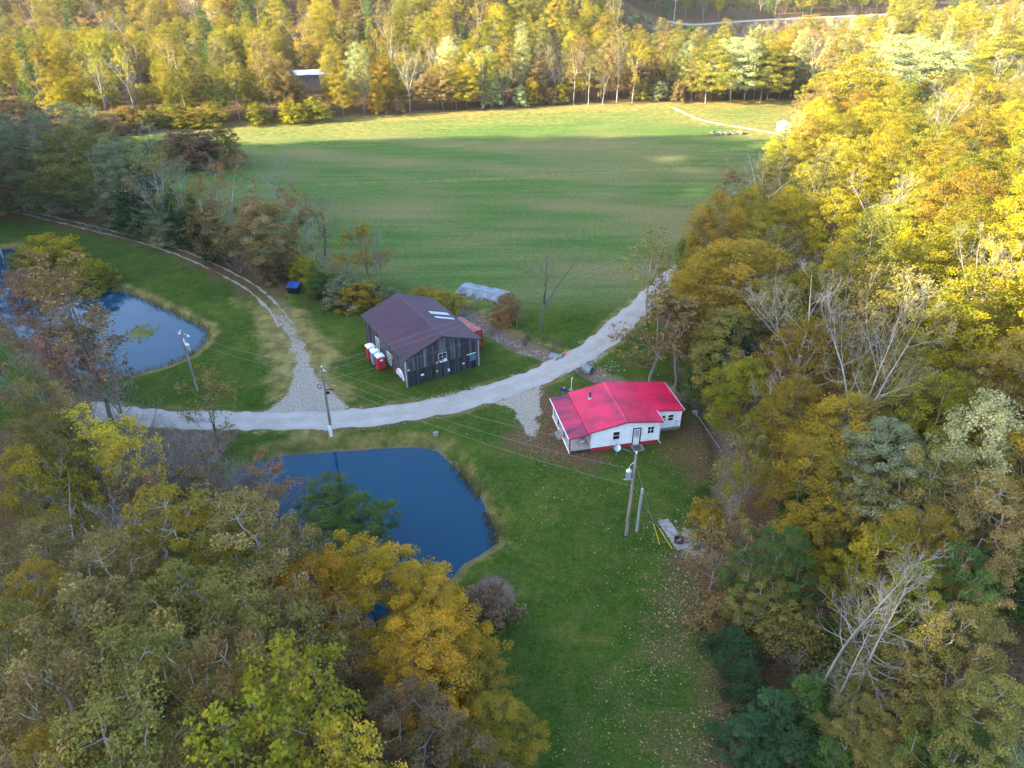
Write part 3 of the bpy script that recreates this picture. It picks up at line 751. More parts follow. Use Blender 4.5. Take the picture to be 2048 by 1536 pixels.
# steel container standing behind the barn's far corner
ct = thing('shipping_container', 'red corrugated steel container standing along the barn wall', 'container', bworld(10.05, 3.7), BARN_ANG + R(7))
CWd, CL, CH = 2.2, 4.6, 2.5
def corrug(p0, p1, z0, z1, amp=.045, pitch=.28):
    l = math.dist(p0, p1); n = int(l / pitch); m_ = MB(); V = []
    dx, dy = (p1[0] - p0[0]) / l, (p1[1] - p0[1]) / l; nx_, ny_ = dy, -dx
    for i in range(n * 4 + 1):
        t = i / (n * 4) * l; o = amp if (i % 4) in (1, 2) else 0
        V.append((p0[0] + dx * t + nx_ * o, p0[1] + dy * t + ny_ * o))
    k = len(V)
    m_.add([(x, y, z0) for x, y in V] + [(x, y, z1) for x, y in V] + [(x - nx_ * .08, y - ny_ * .08, z0) for x, y in V] + [(x - nx_ * .08, y - ny_ * .08, z1) for x, y in V],
           [(i, i + 1, k + i + 1, k + i) for i in range(k - 1)] + [(2 * k + i + 1, 2 * k + i, 3 * k + i, 3 * k + i + 1) for i in range(k - 1)])
    return m_
corrug((CWd, 0.1), (CWd, CL - .1), .18, CH - .12).build('side_wall', M['container'], ct)
corrug((0, CL - .1), (0, .1), .18, CH - .12).build('side_wall', M['container'], ct)
corrug((CWd, CL), (0, CL), .18, CH - .12).build('end_wall', M['container'], ct)
for x in (0.03, CWd / 2 + .01):
    d_ = corrug((x, 0), (x + CWd / 2 - .04, 0), .2, CH - .14, .03, .35).build('door', M['container'], ct)
    for xx in (.35, .75): MB().tube([(x + xx, -.07, .25), (x + xx, -.07, CH - .2)], .018, 6).build('lock_rod', M['galv'], d_)
MB().box(-.02, CWd + .02, -.02, CL + .02, CH - .1, CH).build('roof', M['container_top'], ct)
MB().box(-.03, CWd + .03, -.03, CL + .03, .04, .17).build('base_rail', M['container'], ct)
for x in (0, CWd):
    for y in (0, CL): MB().box(x - .06, x + .06, y - .06, y + .06, .02, CH - .11).build('corner_post', M['container'], ct)

# three portable toilets along the barn's long wall
def potty(u, v, mat, lab, sign):
    t = thing('portable_toilet', lab, 'toilet', bworld(u, v), BARN_ANG); t.scale = (.86, .86, .88)
    MB().box(-.55, .55, -.55, .55, .10, 2.02).build('cabin', mat, t, bevel=.03)
    MB().box(-.60, .60, -.60, .60, .01, .11).build('skid_base', M['bin_black'], t)
    rf = MB().prism([(-.62, 2.02), (.62, 2.02), (.58, 2.16), (.25, 2.27), (-.25, 2.27), (-.58, 2.16)], 'y', -.62, .62).build('roof', M['plastic_white'], t, bevel=.02)
    MB().tube([(.3, .35, 2.2), (.3, .35, 2.42)], .06, 8).build('vent_pipe', M['bin_black'], rf)
    d = MB().box(-.36, .36, -.585, -.552, .16, 1.95).build('door', mat, t)
    if sign: MB().box(-.24, .24, -.60, -.588, 1.48, 1.74).build('sign', M['plastic_white'], d)
    MB().box(.25, .31, -.61, -.588, .95, 1.1).build('door_handle', M['galv'], d)
    for z in (.5, .9, 1.3): MB().box(-.555 - .02, -.552, -.5, .5, z, z + .06).build('side_rib', mat, t)
    return t
potty(-1.05, 5.55, M['potty_red'], 'red portable toilet with white roof and white door sign', True)
potty(-1.10, 6.95, M['potty_blue'], 'grey-blue portable toilet between the two red ones', False)
potty(-1.15, 8.35, M['potty_red'], 'red portable toilet with no door sign, farthest from the road', False)

# ------------------------------------------------------------------ house
HA = R(11.95)
house = thing('house', 'small white house with red metal roof and covered porch', 'house', (8.07, 57.94, 0), HA)
def hworld(u, v, z=0):
    ca, sa = math.cos(HA), math.sin(HA)
    return (8.07 + u * ca - v * sa, 57.94 + u * sa + v * ca, z)
HW, HD, XR, ZR = 7.3, 6.9, 3.6, 3.48
ELL0, ELLX = 1.85, 10.45
def roof_z(x): return ZR - .195 * (XR - x) if x < XR else ZR - .125 * (x - XR)
MB().prism([(0.02, .42), (HW - .02, .42), (HW - .02, roof_z(HW) - .1), (XR, ZR - .1), (0.02, roof_z(0) - .1)], 'y', .02, HD - .02).build('wall', M['white_paint'], house)
MB().prism([(HW - .01, .35), (ELLX - .02, .35), (ELLX - .02, roof_z(ELLX) - .1), (HW - .01, roof_z(HW) - .1)], 'y', ELL0 + .02, HD - .02).build('wall', M['white_paint'], house)
# lapped siding boards
def lap(p0, p1, z0, topf, mat, step=.19):
    (ax, ay), (bx_, by_) = p0, p1
    l = math.dist(p0, p1); dx, dy = (bx_ - ax) / l, (by_ - ay) / l; nx_, ny_ = dy, -dx
    z = z0
    while True:
        za, zb = z, z + step + .02
        # clip to the top line (linear pieces): keep the part of the wall that is below it
        us = [u for u in np.linspace(0, l, 60) if topf(u) > za + .05]
        if not us: break
        u0, u1 = us[0], us[-1]
        ta, tb = min(zb, topf(u0)), min(zb, topf(u1))
        def P(u, o, zz): return (ax + dx * u + nx_ * o, ay + dy * u + ny_ * o, zz)
        MB().hexa([P(u0, .03, za), P(u1, .03, za), P(u1, 0, za), P(u0, 0, za), P(u0, .012, ta), P(u1, .012, tb), P(u1, 0, tb), P(u0, 0, ta)]).build('siding_board', mat, house)
        z += step
lap((0, 0), (HW, 0), .45, lambda u: roof_z(u) - .08, M['white_paint'])
lap((HW, 0), (HW, ELL0), .45, lambda u: roof_z(HW) - .08, M['white_paint'])
lap((HW, ELL0), (ELLX, ELL0), .38, lambda u: roof_z(HW + u) - .08, M['white_paint'])
lap((ELLX, ELL0), (ELLX, HD), .38, lambda u: roof_z(ELLX) - .08, M['white_paint'])
lap((0, HD), (0, 0), .62, lambda u: roof_z(0) - .08, M['white_paint'])
lap((ELLX, HD), (0, HD), .45, lambda u: roof_z(ELLX - u) - .08, M['white_paint'])
# red skirting under the siding, block footing under the rear wing
MB().box(-.01, HW + .01, -.035, HD, .0, .44).build('skirting', M['red_paint'], house)
MB().box(HW, ELLX - .03, ELL0 - .01, HD - .03, 0, .36).build('footing', M['concrete'], house)
for (x, y) in ((0, 0), (HW, 0), (ELLX, ELL0)):
    MB().box(x - .05, x + .05, y - .055, y + .05, .42, roof_z(x) - .1).build('corner_trim', M['trim'], house)
hf = lambda u, o: (u, -o - 0.02)
he = lambda u, o: (u, ELL0 - o - .02)
hl = lambda u, o: (-o - .02, u)
frame_window(house, hf, 2.30, 2.98, 1.20, 2.15, None, 1, 2)
frame_window(house, hf, 6.02, 6.68, 1.42, 2.25, None, 2, 2)
frame_window(house, he, 9.05, 9.62, 1.30, 2.05, None, 1, 2)
frame_window(house, he, 8.35, 8.70, 1.30, 2.05, None, 1, 2)
frame_window(house, hl, 1.0, 1.8, 1.2, 2.1, None, 1, 2)
frame_window(house, hl, 4.9, 5.7, 1.2, 2.1, None, 1, 2)
# front door: dark surround, pale leaf with a glazed upper half
dr = MB()
dr.box(4.42, 4.52, -.09, -.0, .18, 2.28); dr.box(5.22, 5.32, -.09, 0, .18, 2.28); dr.box(4.52, 5.22, -.09, 0, 2.18, 2.28)
dr.build('door_frame', M['black'], house)
dleaf = MB().box(4.53, 5.21, -.06, -.02, .2, 2.17).build('door', M['trim'], house)
for i in range(2):
    for j in range(3):
        MB().box(4.62 + i * .26, 4.85 + i * .26, -.07, -.061, 1.15 + j * .3, 1.41 + j * .3).build('pane', M['galv'], dleaf)
MB().box(5.12, 5.17, -.10, -.061, 1.0, 1.12).build('door_handle', M['black'], dleaf)
pad = MB().box(4.35, 5.5, -1.05, -.05, 0.0, .16).build('door_step', M['concrete'], house)
MB().box(4.48, 5.3, -.92, -.2, .162, .18).build('door_mat', M['mat_dark'], house)
MB().box(-.07, -.022, 2.9, 3.8, .58, 2.45).build('door', M['red_paint'], house)
# roof
YA, YB = -.38, HD + .32
roof_sheets(house, XR, ZR, -.5, roof_z(-.5), YA, YB, M['roof_red'], .95, .235, .034)
roof_sheets(house, XR, ZR, HW + .22, roof_z(HW + .22), YA, ELL0 - .2, M['roof_red'], .7, .235, .034)
roof_sheets(house, XR, ZR, ELLX + .25, roof_z(ELLX + .25), ELL0 - .2, YB, M['roof_red'], .95, .235, .034)
MB().prism([(XR - .17, ZR - .005), (XR, ZR + .075), (XR + .17, ZR + .01), (XR, ZR + .03)], 'y', YA - .015, YB + .015).build('ridge_cap', M['roof_red'], house)
roof_sheets(house, -.42, 2.56, -2.5, 2.30, YA - .05, YB - .1, M['roof_porch'], .95, .235, .034)
# fascia and gutters
def fascia(x0, z0, x1, z1, y, d=.13, mat='red_paint'):
    MB().hexa([(x0, y - .03, z0 - d - .03), (x1, y - .03, z1 - d - .03), (x1, y, z1 - d - .03), (x0, y, z0 - d - .03),
               (x0, y - .03, z0 - .035), (x1, y - .03, z1 - .035), (x1, y, z1 - .035), (x0, y, z0 - .035)]).build('fascia', M[mat], house)
fascia(-.5, roof_z(-.5), XR, ZR, YA); fascia(XR, ZR, HW + .22, roof_z(HW + .22), YA)
fascia(-2.5, 2.30, -.42, 2.56, YA - .05); fascia(HW + .24, roof_z(HW + .24), ELLX + .25, roof_z(ELLX + .25), ELL0 - .2)
MB().box(-2.57, -2.51, YA - .05, YB - .1, 2.19, 2.29).build('gutter', M['trim'], house)
MB().box(ELLX + .255, ELLX + .33, ELL0 - .2, YB, roof_z(ELLX) - .14, roof_z(ELLX) - .04).build('gutter', M['trim'], house)
MB().box(HW + .225, HW + .29, YA, ELL0 - .21, roof_z(HW) - .12, roof_z(HW) - .03).build('gutter', M['trim'], house)
MB().tube([(HW + .26, YA + .05, roof_z(HW) - .1), (HW + .12, -.08, 2.5), (HW + .1, -.08, .25), (HW + .25, -.25, .1)], .035, 6).build('downspout', M['trim'], house)
MB().tube([(ELLX + .29, ELL0 - .1, roof_z(ELLX) - .1), (ELLX + .07, ELL0 - .07, 2.2), (ELLX + .07, ELL0 - .07, .2)], .035, 6).build('downspout', M['trim'], house)
# porch: deck boards, rim, posts
u = -2.2
while u < -.08:
    MB().box(u, u + .135, .02, HD - .15, .50, .54).build('deck_board', M['deck'], house); u += .145
MB().box(-2.24, -.04, .05, HD - .2, .30, .495).build('deck_frame', M['deck'], house)
for y in (.1, 2.3, 4.5, 6.6):
    MB().box(-2.26, -2.16, y - .05, y + .05, .0, 2.28).build('porch_post', M['black'] if y < 5 else M['trim'], house)
MB().box(-2.275, -2.235, .0, HD - .15, .04, .29).build('deck_skirt', M['trim'], house)
for k, (h_, d_) in enumerate(((.34, .3), (.17, .6))):
    MB().box(-2.24 - d_, -2.24 - d_ + .31, 2.6, 3.9, 0.0, h_).build('porch_step', M['concrete'], house)
# stove pipe
sp = MB().tube([(1.35, 5.1, roof_z(1.35) - .05), (1.35, 5.1, roof_z(1.35) + .14)], [.26, .17], 12).build('pipe_flashing', M['galv'], house)
MB().tube([(1.35, 5.1, roof_z(1.35) + .08), (1.35, 5.1, roof_z(1.35) + .72)], .085, 10).build('stove_pipe', M['black'], house)
MB().tube([(1.35, 5.1, roof_z(1.35) + .70), (1.35, 5.1, roof_z(1.35) + .86)], [.16, .05], 10).build('pipe_cap', M['black'], house)
# meter box and lamp
MB().box(9.95, 10.15, ELL0 - .1, ELL0 - .03, 1.0, 1.2).build('meter_box', M['galv'], house)
MB().box(4.0, 4.12, -.16, -.03, 2.2, 2.34).build('wall_lamp', M['plastic_white'], house)

# grill on the porch
gr_ = thing('grill', 'grey metal kettle grill standing on the porch deck', 'grill', hworld(-.75, .55, .54), HA + .4)
for a in (0, 2.1, 4.2): MB().tube([(.12 * math.cos(a), .12 * math.sin(a), .42), (.3 * math.cos(a), .3 * math.sin(a), 0.0)], .02, 6).build('leg', M['galv'], gr_)
MB().tube([(0, 0, .36), (0, 0, .44), (0, 0, .56), (0, 0, .62)], [.1, .27, .33, .33], 14).build('bowl', M['galv'], gr_)
MB().tube([(0, 0, .622), (0, 0, .72), (0, 0, .80), (0, 0, .83)], [.33, .28, .15, .05], 14).build('lid', M['galv'], gr_)
ch = thing('porch_chair', 'brown wooden chair against the house wall on the porch', 'chair', hworld(-.6, 2.1, .54), HA - 1.57)
MB().box(-.28, .28, -.28, .25, .36, .42).build('seat', M['tan'], ch); MB().box(-.28, .28, .25, .31, .42, .95).build('backrest', M['tan'], ch)
for x in (-.24, .24):
    for y in (-.24, .24): MB().box(x - .03, x + .03, y - .03, y + .03, 0, .36).build('leg', M['tan'], ch)

def dish(loc, rotz, h, rad, mat, lab, tilt=R(35)):
    t = thing('satellite_dish', lab, 'satellite dish', loc, rotz)
    MB().tube([(0, 0, 0), (0, 0, h)], .035, 8).build('mast', M['galv'], t)
    n = 18; V = [(0, 0, 0)]; F = []
    cr_ = Matrix.Rotation(math.pi / 2 - tilt, 4, 'X')
    rings = [.35, .7, 1.0]
    def tr(x, y, z, o=0): v = cr_ @ Vector((x, y, z)); return (v.x, v.y - .10 - o, v.z + h + .05)
    V = [tr(0, 0, 0)]
    for r_ in rings:
        V += [tr(r_ * rad * math.cos(2 * math.pi * k / n), r_ * rad * math.sin(2 * math.pi * k / n) * 1.1, .22 * rad * r_ * r_) for k in range(n)]
    F = [(0, 1 + k, 1 + (k + 1) % n) for k in range(n)]
    for i in range(2): F += [(1 + i * n + k, 1 + (i + 1) * n + k, 1 + (i + 1) * n + (k + 1) % n, 1 + i * n + (k + 1) % n) for k in range(n)]
    o = MB().add(V, F).build('reflector', mat, t)
    sm = o.modifiers.new('thick', 'SOLIDIFY'); sm.thickness = .02
    e = tr(0, -.15, rad * 1.1); b_ = tr(0, -rad, .1)
    MB().tube([b_, e], .015, 6).build('feed_arm', M['galv'], t); MB().box(e[0] - .05, e[0] + .05, e[1] - .05, e[1] + .05, e[2] - .04, e[2] + .05).build('receiver', M['plastic_white'], t)
    return t
dish(hworld(2.35, -1.2), HA, 1.05, .36, M['galv'], 'pale satellite dish on a ground mast before the gable wall')
dish(hworld(-.9, HD + .9), HA + 2.6, 2.55, .40, M['bin_blue'], 'dark blue satellite dish behind the porch roof')
vp = thing('standpipe', 'white curved standpipe in the grass behind the porch', 'pipe', (6.9, 69.6, 0), 0)
MB().tube([(0, 0, 0), (0, 0, 1.5), (.03, 0, 1.65), (.12, 0, 1.7)], .055, 8).build('pipe', M['plastic_white'], vp)
MB().tube([(0, 0, 0), (0, 0, .14)], [.3, .22], 10).build('collar', M['concrete'], vp)

# ------------------------------------------------------------------ utility poles and wires
def pole(loc, h, lean, lab, r0=.16, r1=.11, mat='pole_wood', name='utility_pole'):
    t = thing(name, lab, 'pole', loc)
    MB().tube([(0, 0, -.3), (lean[0] * .5, lean[1] * .5, h * .5), (lean[0], lean[1], h)], [r0, (r0 + r1) / 2, r1], 10).build('shaft', M[mat], t)
    return t
def insulator(t, x, y, z):
    MB().tube([(x, y, z), (x, y, z + .08), (x, y, z + .16)], [.06, .08, .04], 8).build('insulator', M['plastic_white'], t)
def transformer(t, x, y, z, arm=True):
    c_ = MB().tube([(x, y, z), (x, y, z + .04), (x, y, z + .72), (x, y, z + .82)], [.22, .25, .25, .16], 14).build('transformer', M['galv'], t)
    MB().tube([(x, y, z + .8), (x, y, z + 1.05)], [.06, .035], 8).build('bushing', M['plastic_white'], c_)
P1 = (-19.1, 60.55, 0); P2 = (-36.7, 69.4, 0); P3 = (10.1, 45.9, 0); P4 = (29.5, 102.5, 0)
p1 = pole(P1, 8.5, (0.1, 0.1), 'wooden utility pole between the gravel road and the near pond')
insulator(p1, .1, .1, 8.5); insulator(p1, .25, .1, 8.1)
MB().box(-.05, .5, .05, .15, 8.0, 8.1).build('bracket', M['galv'], p1)
MB().tube([(.1, .05, 5.9), (.5, -.05, 5.95), (.95, -.15, 6.0)], [.05, .06, .09], 8).build('lamp_arm', M['black'], p1)
MB().box(.2, .55, -.2, .0, 5.45, 5.75).build('control_box', M['black'], p1)
ring = MB()
pr = [(-.42 + .22 * math.cos(a), .05, 6.25 + .27 * math.sin(a)) for a in np.linspace(0, 2 * math.pi, 15)]
ring.tube(pr, .035, 6); ring.build('cable_coil', M['black'], p1)
MB().tube([(-.26, .06, 6.2), (.02, .08, 6.2)], .03, 6).build('bracket', M['galv'], p1)
MB().box(-.2, .16, -.18, -.13, .05, 1.5).build('ground_cover', M['plastic_white'], p1)
p2 = pole(P2, 7.8, (-.05, 0.05), 'wooden utility pole with yard lights on the bank of the far pond')
transformer(p2, .36, -.1, 5.5); insulator(p2, -.05, .05, 7.8)
MB().tube([(0, 0, 7.2), (.4, -.05, 7.5), (.75, -.1, 7.45)], .03, 6).build('lamp_arm', M['galv'], p2)
MB().tube([(.75, -.1, 7.44), (.75, -.1, 7.28)], [.07, .16], 10).build('yard_lamp', M['galv'], p2)
MB().tube([(-.15, -.05, 7.75), (-.15, -.05, 7.6)], [.08, .16], 10).build('yard_lamp', M['galv'], p2)
MB().box(.1, .22, -.2, -.1, 6.3, 7.0).build('cutout_fuse', M['plastic_white'], p2)
p3 = pole(P3, 9.0, (.12, .25), 'wooden utility pole with grey transformer on the lawn before the house')
transformer(p3, -.38, .02, 6.6); insulator(p3, .12, .25, 9.0)
MB().box(-.75, .0, -.04, .04, 6.35, 6.45).build('bracket', M['galv'], p3)
MB().tube([(0, .1, 8.2), (-.3, .05, 7.9), (-.38, .02, 7.6)], .025, 6).build('jumper_wire', M['galv'], p3)
p3b = pole((11.1, 46.4, 0), 4.9, (.06, .06), 'short pale service post beside the transformer pole', .13, .12, 'post_wood', 'service_post')
MB().box(-.06, .08, -.17, -.1, .6, 4.6).build('conduit', M['galv'], p3b)
p4 = pole(P4, 9.5, (0, 0), 'wooden utility pole among trees where the road leaves the field')
def wire(a, b, sag, lab, r=.0075, group=None):
    a, b = Vector(a), Vector(b); m_ = (a + b) / 2
    t = thing('power_line', lab, 'wire', tuple(a), 0, group)
    pts = []
    for k in range(21):
        u_ = k / 20; p = a.lerp(b, u_); p.z -= sag * 4 * u_ * (1 - u_); pts.append(tuple(p - a))
    MB().tube(pts, r, 5).build('strand', M['wire'], t)
    return t
T1 = (P1[0] + .1, P1[1] + .1, 8.6)
wire(T1, (P3[0] + .12, P3[1] + .25, 9.1), .9, 'top wire from the roadside pole to the transformer pole')
wire((T1[0], T1[1], 7.6), (P3[0] + .05, P3[1] + .15, 7.3), .9, 'middle wire from the roadside pole to the transformer pole')
wire((T1[0], T1[1], 6.9), (P3[0] + .05, P3[1] + .1, 5.6), .9, 'lowest wire from the roadside pole to the transformer pole')
wire(T1, (P4[0], P4[1], 9.4), 1.0, 'upper wire passing over the barn roof')
wire((T1[0], T1[1], 7.9), (P4[0], P4[1], 8.7), 1.1, 'lower wire passing over the barn roof')
wire((T1[0], T1[1], 7.0), bworld(BW, -.3, 3.9), .25, 'service wire from the roadside pole across the barn gable')
wire((P2[0], P2[1], 7.8), T1, .5, 'upper wire between the pond pole and the roadside pole')
wire((P2[0], P2[1], 6.9), (T1[0], T1[1], 7.4), .5, 'lower wire between the pond pole and the roadside pole')
wire((P3[0] + .1, P3[1] + .25, 8.7), hworld(1.2, -.42, 3.05), .35, 'service wire from the transformer pole to the house gable')
# guy wires with yellow guards
for k, (gx_, gy_, z_) in enumerate(((12.9, 44.7, 8.1), (13.9, 44.2, 5.6))):
    base = (gx_, gy_, 0.0); top = (P3[0] + .1, P3[1] + .1, z_)
    t = thing('guy_wire', ('steep' if k == 0 else 'shallow') + ' guy wire with yellow guard staked into the lawn', 'wire', base)
    d_ = Vector(top) - Vector(base)
    MB().tube([(0, 0, -.1), tuple(d_)], .010, 5).build('strand', M['wire'], t)
    MB().tube([tuple(d_ * .01), tuple(d_.normalized() * 2.3)], .035, 6).build('guard', M['yellow'], t)

# ------------------------------------------------------------------ yard things
db = thing('dumpster', 'small blue lidded dumpster on the grass near the two-track lane', 'dumpster', (-32.3, 96.3, 0), R(-6))
MB().hexa([(-.75, -.6, .12), (.75, -.6, .12), (.75, .62, .12), (-.75, .62, .12), (-.85, -.78, 1.05), (.85, -.78, 1.05), (.85, .75, 1.3), (-.85, .75, 1.3)]).build('body', M['bin_black'], db)
for k in range(2):
    x0 = -.88 + k * .885; V = []
    ld = MB().hexa([(x0, -.82, 1.06), (x0 + .87, -.82, 1.06), (x0 + .87, .8, 1.32), (x0, .8, 1.32), (x0, -.82, 1.13), (x0 + .87, -.82, 1.13), (x0 + .87, .8, 1.42), (x0, .8, 1.42)]).build('lid', M['bin_blue'], db)
    for j in range(3):
        xx = x0 + .14 + j * .26
        MB().hexa([(xx, -.74, 1.145), (xx + .08, -.74, 1.145), (xx + .08, .72, 1.405), (xx, .72, 1.405), (xx, -.74, 1.19), (xx + .08, -.74, 1.19), (xx + .08, .72, 1.45), (xx, .72, 1.45)]).build('lid_rib', M['bin_blue'], ld)
for x in (-.86, .78): MB().box(x, x + .08, -.25, .25, .7, .82).build('side_pocket', M['bin_blue'], db)
for x in (-.55, .55):
    for y in (-.45, .45): MB().tube([(x - .04, y, .08), (x + .04, y, .08)], .075, 10).build('caster', M['bin_black'], db)

# tarp over a long pile, draped and creased, stones along its skirt
tp = thing('tarp_pile', 'long pile covered with a creased grey tarpaulin in the field corner', 'tarp pile', (-4.4, 95.9, 0), R(-24))
nu, nv = 44, 18; V = []
for j in range(nv):
    for i in range(nu):
        u_, v_ = -1 + 2 * i / (nu - 1), -1 + 2 * j / (nv - 1)
        prof = (1 - smooth(.45, 1.0, abs(v_))) * (1 - .8 * smooth(.86, 1.0, abs(u_)))
        prof *= (1.0 - .25 * smooth(0.2, 1, u_))
        fold = (vnoise(np.array([u_ * 9 + v_]), np.array([v_ * 2.2]), 8)[0] - .5) * .5 + (vnoise(np.array([u_ * 22]), np.array([v_ * 5]), 18)[0] - .5) * .22
        edge = .35 * (vnoise(np.array([u_ * 5.]), np.array([j * 0.0 + (3 if v_ < 0 else 7)]), 28)[0] - .5) * abs(v_)
        V.append((u_ * 3.8, v_ * (1.75 + edge), max(.04, .78 * prof + fold * (.25 + .75 * smooth(.3, .8, abs(v_))) * .8 + .08)))
ix = np.arange(nu * nv).reshape(nv, nu)
F_ = np.stack([ix[:-1, :-1].ravel(), ix[:-1, 1:].ravel(), ix[1:, 1:].ravel(), ix[1:, :-1].ravel()], 1)
o = link('tarpaulin', mesh_from('tarpaulin', np.array(V), F_, [M['tarp']]), tp)
sm = o.modifiers.new('thick', 'SOLIDIFY'); sm.thickness = .03
def rock_mesh(seed, mat, name='stone'):
    r_ = random.Random(seed)
    V = [(0, 0, .7)]; n = 6
    for z, rr in ((.45, .75), (.05, 1.0)):
        for k in range(n):
            a = 2 * math.pi * k / n + r_.uniform(-.25, .25); q = rr * r_.uniform(.75, 1.1)
            V.append((q * math.cos(a), q * math.sin(a) * .8, z * r_.uniform(.7, 1.2) - .1))
    F = [(0, 1 + k, 1 + (k + 1) % n) for k in range(n)] + [(1 + k, 1 + n + k, 1 + n + (k + 1) % n, 1 + (k + 1) % n) for k in range(n)] + [tuple(range(2 * n, n, -1))]
    me = bpy.data.meshes.new(name); me.from_pydata(V, [], F); me.materials.append(mat); me.update(); return me
ROCKS = [rock_mesh(i, M['stone']) for i in range(5)]; FROCKS = [rock_mesh(i + 9, M['field_rock']) for i in range(5)]
for k in range(9):
    st = link('stone', ROCKS[k % 5], tp, (-3.8 + k * .92 + rnd.uniform(-.3, .3), -1.95 + rnd.uniform(-.2, .2), .05)); s_ = rnd.uniform(.14, .24); st.scale = (s_, s_, s_)
sh = thing('plastic_sheets', 'crumpled pale plastic sheets lying on the grass behind the barn', 'sheeting', (-22.6, 91.4, 0))
for k, (x, y, l, w_, a) in enumerate(((-1.2, .9, 2.6, .7, .15), (.2, -.1, 1.3, 1.0, -.5), (1.5, .3, 1.7, .6, .3), (-.2, -1.0, 1.1, .5, .9))):
    V = []
    for j in range(5):
        for i in range(9):
            V.append(((i / 8 - .5) * l, (j / 4 - .5) * w_ * (1 + .3 * math.sin(i * 1.7 + k)), .06 + .10 * abs(math.sin(i * 2.1 + j * 1.3 + k))))
    ix = np.arange(45).reshape(5, 9)
    F_ = np.stack([ix[:-1, :-1].ravel(), ix[:-1, 1:].ravel(), ix[1:, 1:].ravel(), ix[1:, :-1].ravel()], 1)
    link('sheet', mesh_from('sheet', np.array(V), F_, [M['sheeting']]), sh, (x, y, 0.02), a)

# culvert under the road
def culvert(loc, rotz, lab, mat, wall):
    t = thing('culvert_pipe', lab, 'culvert', loc, rotz)
    n = 18; m_ = MB(); L_ = 1.6; k = 12
    for r_, flip in ((.55, False), (.49, True)):
        V = []; F = []
        for i in range(k + 1):
            rr = r_ + (.03 if i % 2 else 0)
            V += [(rr * math.cos(2 * math.pi * a / n), -L_ / 2 + L_ * i / k, .5 + rr * math.sin(2 * math.pi * a / n)) for a in range(n)]
        for i in range(k):
            for a in range(n):
                q = (i * n + a, i * n + (a + 1) % n, (i + 1) * n + (a + 1) % n, (i + 1) * n + a)
                F.append(q[::-1] if flip else q)
        m_.add(V, F)
    m_.build('pipe', mat, t)
    MB().tube([(0, .5, .5), (0, .52, .5)], .5, 16).build('bore_shade_disc', M['black'], t)  # black disc across the pipe paints the shade inside it
    if wall: MB().hexa([(-1.3, .25, -.3), (1.3, .25, -.3), (1.3, .6, -.3), (-1.3, .6, -.3), (-1.1, .3, 1.0), (1.0, .3, 1.0), (1.0, .6, 1.0), (-1.1, .6, 1.0)]).build('headwall', M['concrete'], t, bevel=.06)
    return t
culvert((9.15, 75.05, -1.0), R(56), 'corrugated steel culvert mouth below the road on the house side', M['culvert'], False)
culvert((5.6, 77.45, -.8), R(236), 'pale concrete culvert headwall on the field side of the road', M['culvert'], True)
oc = thing('traffic_cone', 'orange marker cone lying by the culvert headwall', 'cone', (6.75, 77.9, 0.0), .6)
MB().box(-.2, .2, -.2, .2, .0, .05).build('base', M['orange'], oc)
MB().tube([(0, 0, .05), (0, 0, .70)], [.16, .04], 12).build('cone', M['orange'], oc)

# fire ring, pad, bin
fpz = 0
pad = thing('concrete_slab', 'narrow weathered concrete slab beside the near lawn', 'slab', (14.25, 46.0, 0), R(107))
MB().box(-1.9, 1.9, -.55, .55, -.05, .09).build('slab', M['concrete'], pad, bevel=.02)
fr_ = thing('fire_ring', 'rusty round fire ring on the concrete slab', 'fire ring', (14.62, 45.1, .09))
n = 20; V = []; F = []
for r_, z in ((.42, 0), (.45, .3), (.40, .3), (.38, .02)): V += [(r_ * math.cos(2 * math.pi * k / n), r_ * math.sin(2 * math.pi * k / n), z) for k in range(n)]
for i in range(3): F += [(i * n + k, i * n + (k + 1) % n, (i + 1) * n + (k + 1) % n, (i + 1) * n + k) for k in range(n)]
MB().add(V, F).build('ring', M['rust'], fr_)
MB().tube([(0, 0, .01), (0, 0, .06)], .37, 14).build('ash_bed', M['black'], fr_)
MB().tube([(-.2, -.1, .1), (.22, .12, .14)], .05, 7).build('log', M['post_wood'], fr_)
gb = thing('trash_can', 'dark green lidded trash can at the edge of the wood', 'trash can', (15.95, 44.3, hz(15.95, 44.3)))
MB().tube([(0, 0, 0), (0, 0, .75)], [.28, .36], 16).build('body', M['green_bin'], gb)
MB().tube([(0, 0, .755), (0, 0, .82), (0, 0, .9)], [.39, .37, .12], 16).build('lid', M['green_bin'], gb)
MB().tube([(-.1, 0, .89), (0, 0, .96), (.1, 0, .89)], .02, 6).build('lid_handle', M['green_bin'], gb)
ub = thing('utility_box', 'small grey ground box in the grass above the near pond', 'box', (-8.1, 60.75, 0.0), .2)
MB().box(-.25, .25, -.18, .18, -.05, .32).build('body', M['stone'], ub, bevel=.03); MB().box(-.27, .27, -.2, .2, .322, .38).build('lid', M['concrete'], ub, bevel=.02)
lp = thing('drain_pipe', 'thin pale drain pipe lying down the bank right of the house', 'pipe', (20.4, 64.8, hz(20.4, 64.8) + .05))
pts = []
for k in range(9):
    x, y = 20.4 + .15 * k + .004 * k * k, 64.8 - .66 * k
    pts.append((x - 20.4, y - 64.8, hz(x, y) - hz(20.4, 64.8) + .05))
MB().tube(pts, .03, 6).build('pipe', M['galv'], lp)
MB().box(-.3, .25, -.1, .5, -.1, .2).build('inlet_box', M['concrete'], lp)

